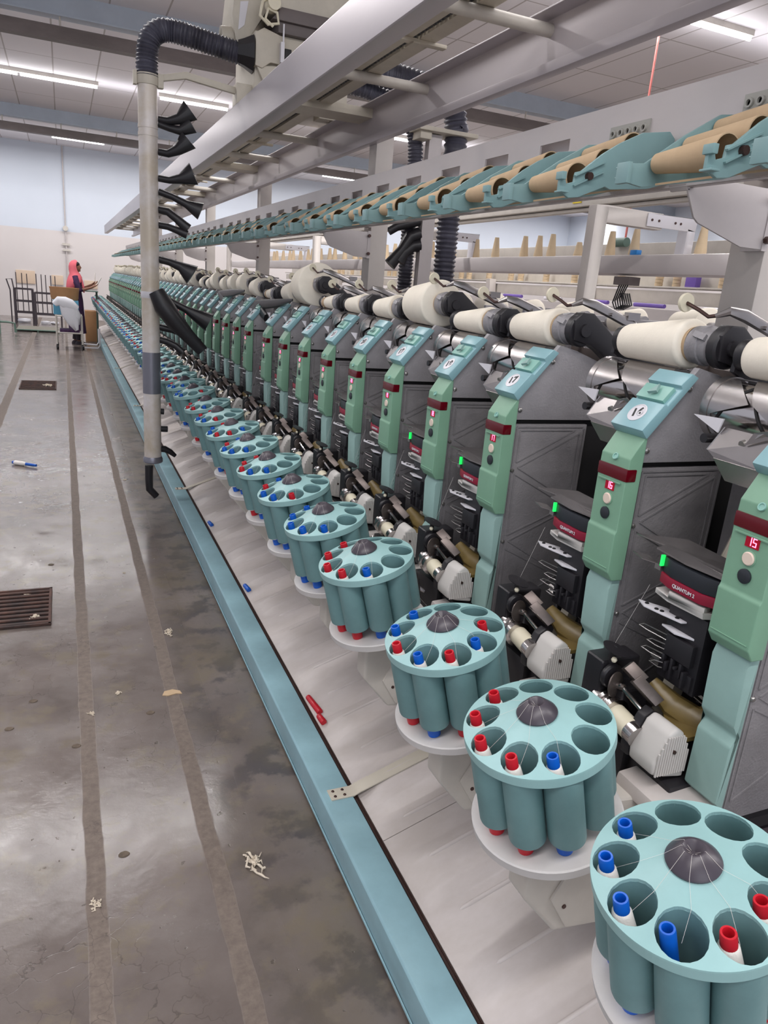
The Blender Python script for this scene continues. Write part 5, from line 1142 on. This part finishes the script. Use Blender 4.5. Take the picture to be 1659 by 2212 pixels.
for sgn in (-1, 1):
    hip = J((0, 0.075*sgn, 0.80), 0.085, pel); kn = J((0.02, 0.085*sgn, 0.46), 0.052, hip); an = J((-0.01-0.03*sgn, 0.085*sgn, 0.08), 0.036, kn); J((0.10-0.03*sgn, 0.09*sgn, 0.035), 0.028, an)
    sh = J((0.01, 0.15*sgn, 1.27), 0.048, ch); el = J((0.07, 0.18*sgn, 1.03), 0.038, sh); wr = J((0.29, 0.10*sgn, 1.12+0.02*sgn), 0.024, el); pm = J((0.345, 0.085*sgn, 1.15+0.02*sgn), 0.026, wr)
    for q in range(4):
        f0 = J((0.385, 0.085*sgn+0.014*(q-1.5), 1.165+0.02*sgn), 0.0095, pm); f1 = J((0.415-0.004*abs(q-1), 0.083*sgn+0.014*(q-1.5), 1.185+0.02*sgn), 0.0085, f0); J((0.418-0.003*abs(q-1), 0.08*sgn+0.012*(q-1.5), 1.21+0.02*sgn), 0.0075, f1)
    t0 = J((0.345, 0.05*sgn, 1.17+0.02*sgn), 0.011, pm); J((0.375, 0.04*sgn, 1.20+0.02*sgn), 0.009, t0)
skin_mesh('body', verts, edges, rad, 0, 'skin', e)
b = MB(0, 0, 0); b.ball((0.052, 0, 1.452), 0.07, 16, (1.0, 0.86, 1.3)); b.tube([(0.112, 0, 1.487), (0.126, 0, 1.452), (0.114, 0, 1.444)], [0.006, 0.012, 0.008], 8); b.ball((0.098, 0, 1.398), 0.022, 10, (0.9, 1, 0.8)); b.build('face', 'skin', e)
b = MB(0, 0, 0); b.ball((0.112, 0, 1.424), 0.011, 8, (0.7, 1.6, 0.5)); b.build('mouth', 'shoe', e)
for sgn in (-1, 1): b = MB(0, 0, 0); b.ball((0.108, 0.024*sgn, 1.476), 0.0075, 8, (0.6, 1.3, 0.6)); b.build('eye', 'hair', e)
b = MB(0, 0, 0); b.ball((0.030, 0, 1.512), 0.078, 16, (1.0, 0.94, 0.72)); b.build('hair', 'hair', e)
b = MB(0, 0, 0); b.loft([(0.02, 0, 0.22, 0.16, 0.19), (0.01, 0, 0.40, 0.155, 0.18), (0, 0, 0.65, 0.15, 0.175), (0, 0, 0.85, 0.14, 0.165), (0, 0, 1.03, 0.115, 0.14), (0.01, 0, 1.2, 0.125, 0.16), (0.01, 0, 1.28, 0.115, 0.165), (0.015, 0, 1.33, 0.06, 0.08)], 20)
for sgn in (-1, 1): b.tube([(0.01, 0.13*sgn, 1.29), (0.03, 0.175*sgn, 1.18), (0.075, 0.185*sgn, 1.03), (0.12, 0.165*sgn, 1.05)], [0.055, 0.058, 0.05, 0.042], 12)
b.build('tunic', 'kurta', e, ang=80)
b = MB(0, 0, 0)
for sgn in (-1, 1): b.tube([(0, 0.075*sgn, 0.78), (0.02, 0.085*sgn, 0.46), (-0.01-0.03*sgn, 0.085*sgn, 0.09)], [0.095, 0.07, 0.045], 12)
b.build('trousers', 'shoe', e)
b = MB(0, 0, 0)
for sgn in (-1, 1): b.loft([(0.04-0.03*sgn, 0.088*sgn, 0.0, 0.11, 0.042), (0.04-0.03*sgn, 0.088*sgn, 0.04, 0.105, 0.042), (0.01-0.03*sgn, 0.088*sgn, 0.07, 0.05, 0.038)], 14)
b.build('shoes', 'shoe', e)
b = MB(0, 0, 0)   # headscarf: open shell round the head, draped over shoulders
def ringarc(cx, cz, rx, ry, a0, th=0.0):
    return [(cx-(rx+th)*math.cos(a), (ry+th)*math.sin(a), cz) for a in [(-a0+2*a0*k/20) for k in range(21)]]
R_ = [ringarc(0.0, 0.98, 0.15, 0.17, 1.0), ringarc(0.0, 1.10, 0.155, 0.19, 1.6), ringarc(0.01, 1.20, 0.15, 0.20, 2.5), ringarc(0.015, 1.28, 0.125, 0.17, 2.9), ringarc(0.015, 1.34, 0.10, 0.115, 2.7), ringarc(0.01, 1.40, 0.105, 0.10, 2.0), ringarc(0.015, 1.47, 0.11, 0.105, 1.8), ringarc(0.02, 1.53, 0.10, 0.095, 1.85), ringarc(0.025, 1.575, 0.065, 0.065, 2.2), ringarc(0.025, 1.595, 0.01, 0.01, 3.0)]
V = [p for r in R_ for p in r]; F = [(i*21+k, i*21+k+1, (i+1)*21+k+1, (i+1)*21+k) for i in range(len(R_)-1) for k in range(20)]
b.add(V, F); b.tube([(0.10, 0.10, 1.32), (0.13, 0.02, 1.22), (0.15, -0.06, 1.10), (0.16, -0.08, 1.0)], [0.03, 0.05, 0.06, 0.03], 10, 0.4, upv=(0, 1, 0))
sc_ = b.build('headscarf', 'scarf', e, ang=80); mo = sc_.modifiers.new('solid', 'SOLIDIFY'); mo.thickness = 0.006
for i, (a, c) in enumerate((((0.40, -0.09, 1.16), (0.48, -0.12, 1.30)), ((0.37, 0.08, 1.2), (0.38, 0.07, 1.38)))):
    o = MB(WX, WY, 0).cyl(a, c, 0.013, 0.009, seg=10).build('held_bobbin', 'white_yarn'); tag(o, 'pale bobbin held in the %s hand of the worker' % ('near' if i == 0 else 'far'), 'bobbin', 'bobbins held by the worker')
o = MB(0, 0, 0).box(0.38, 0.62, 15.9, 16.3, 1.02, 1.035).cyl((0.60, 16.2, 0), (0.60, 16.2, 1.02), 0.02, seg=10).build('work_tray', 'green_paint', bevel=0.003); tag(o, 'thin green tray on a leg in front of the worker', 'tray')
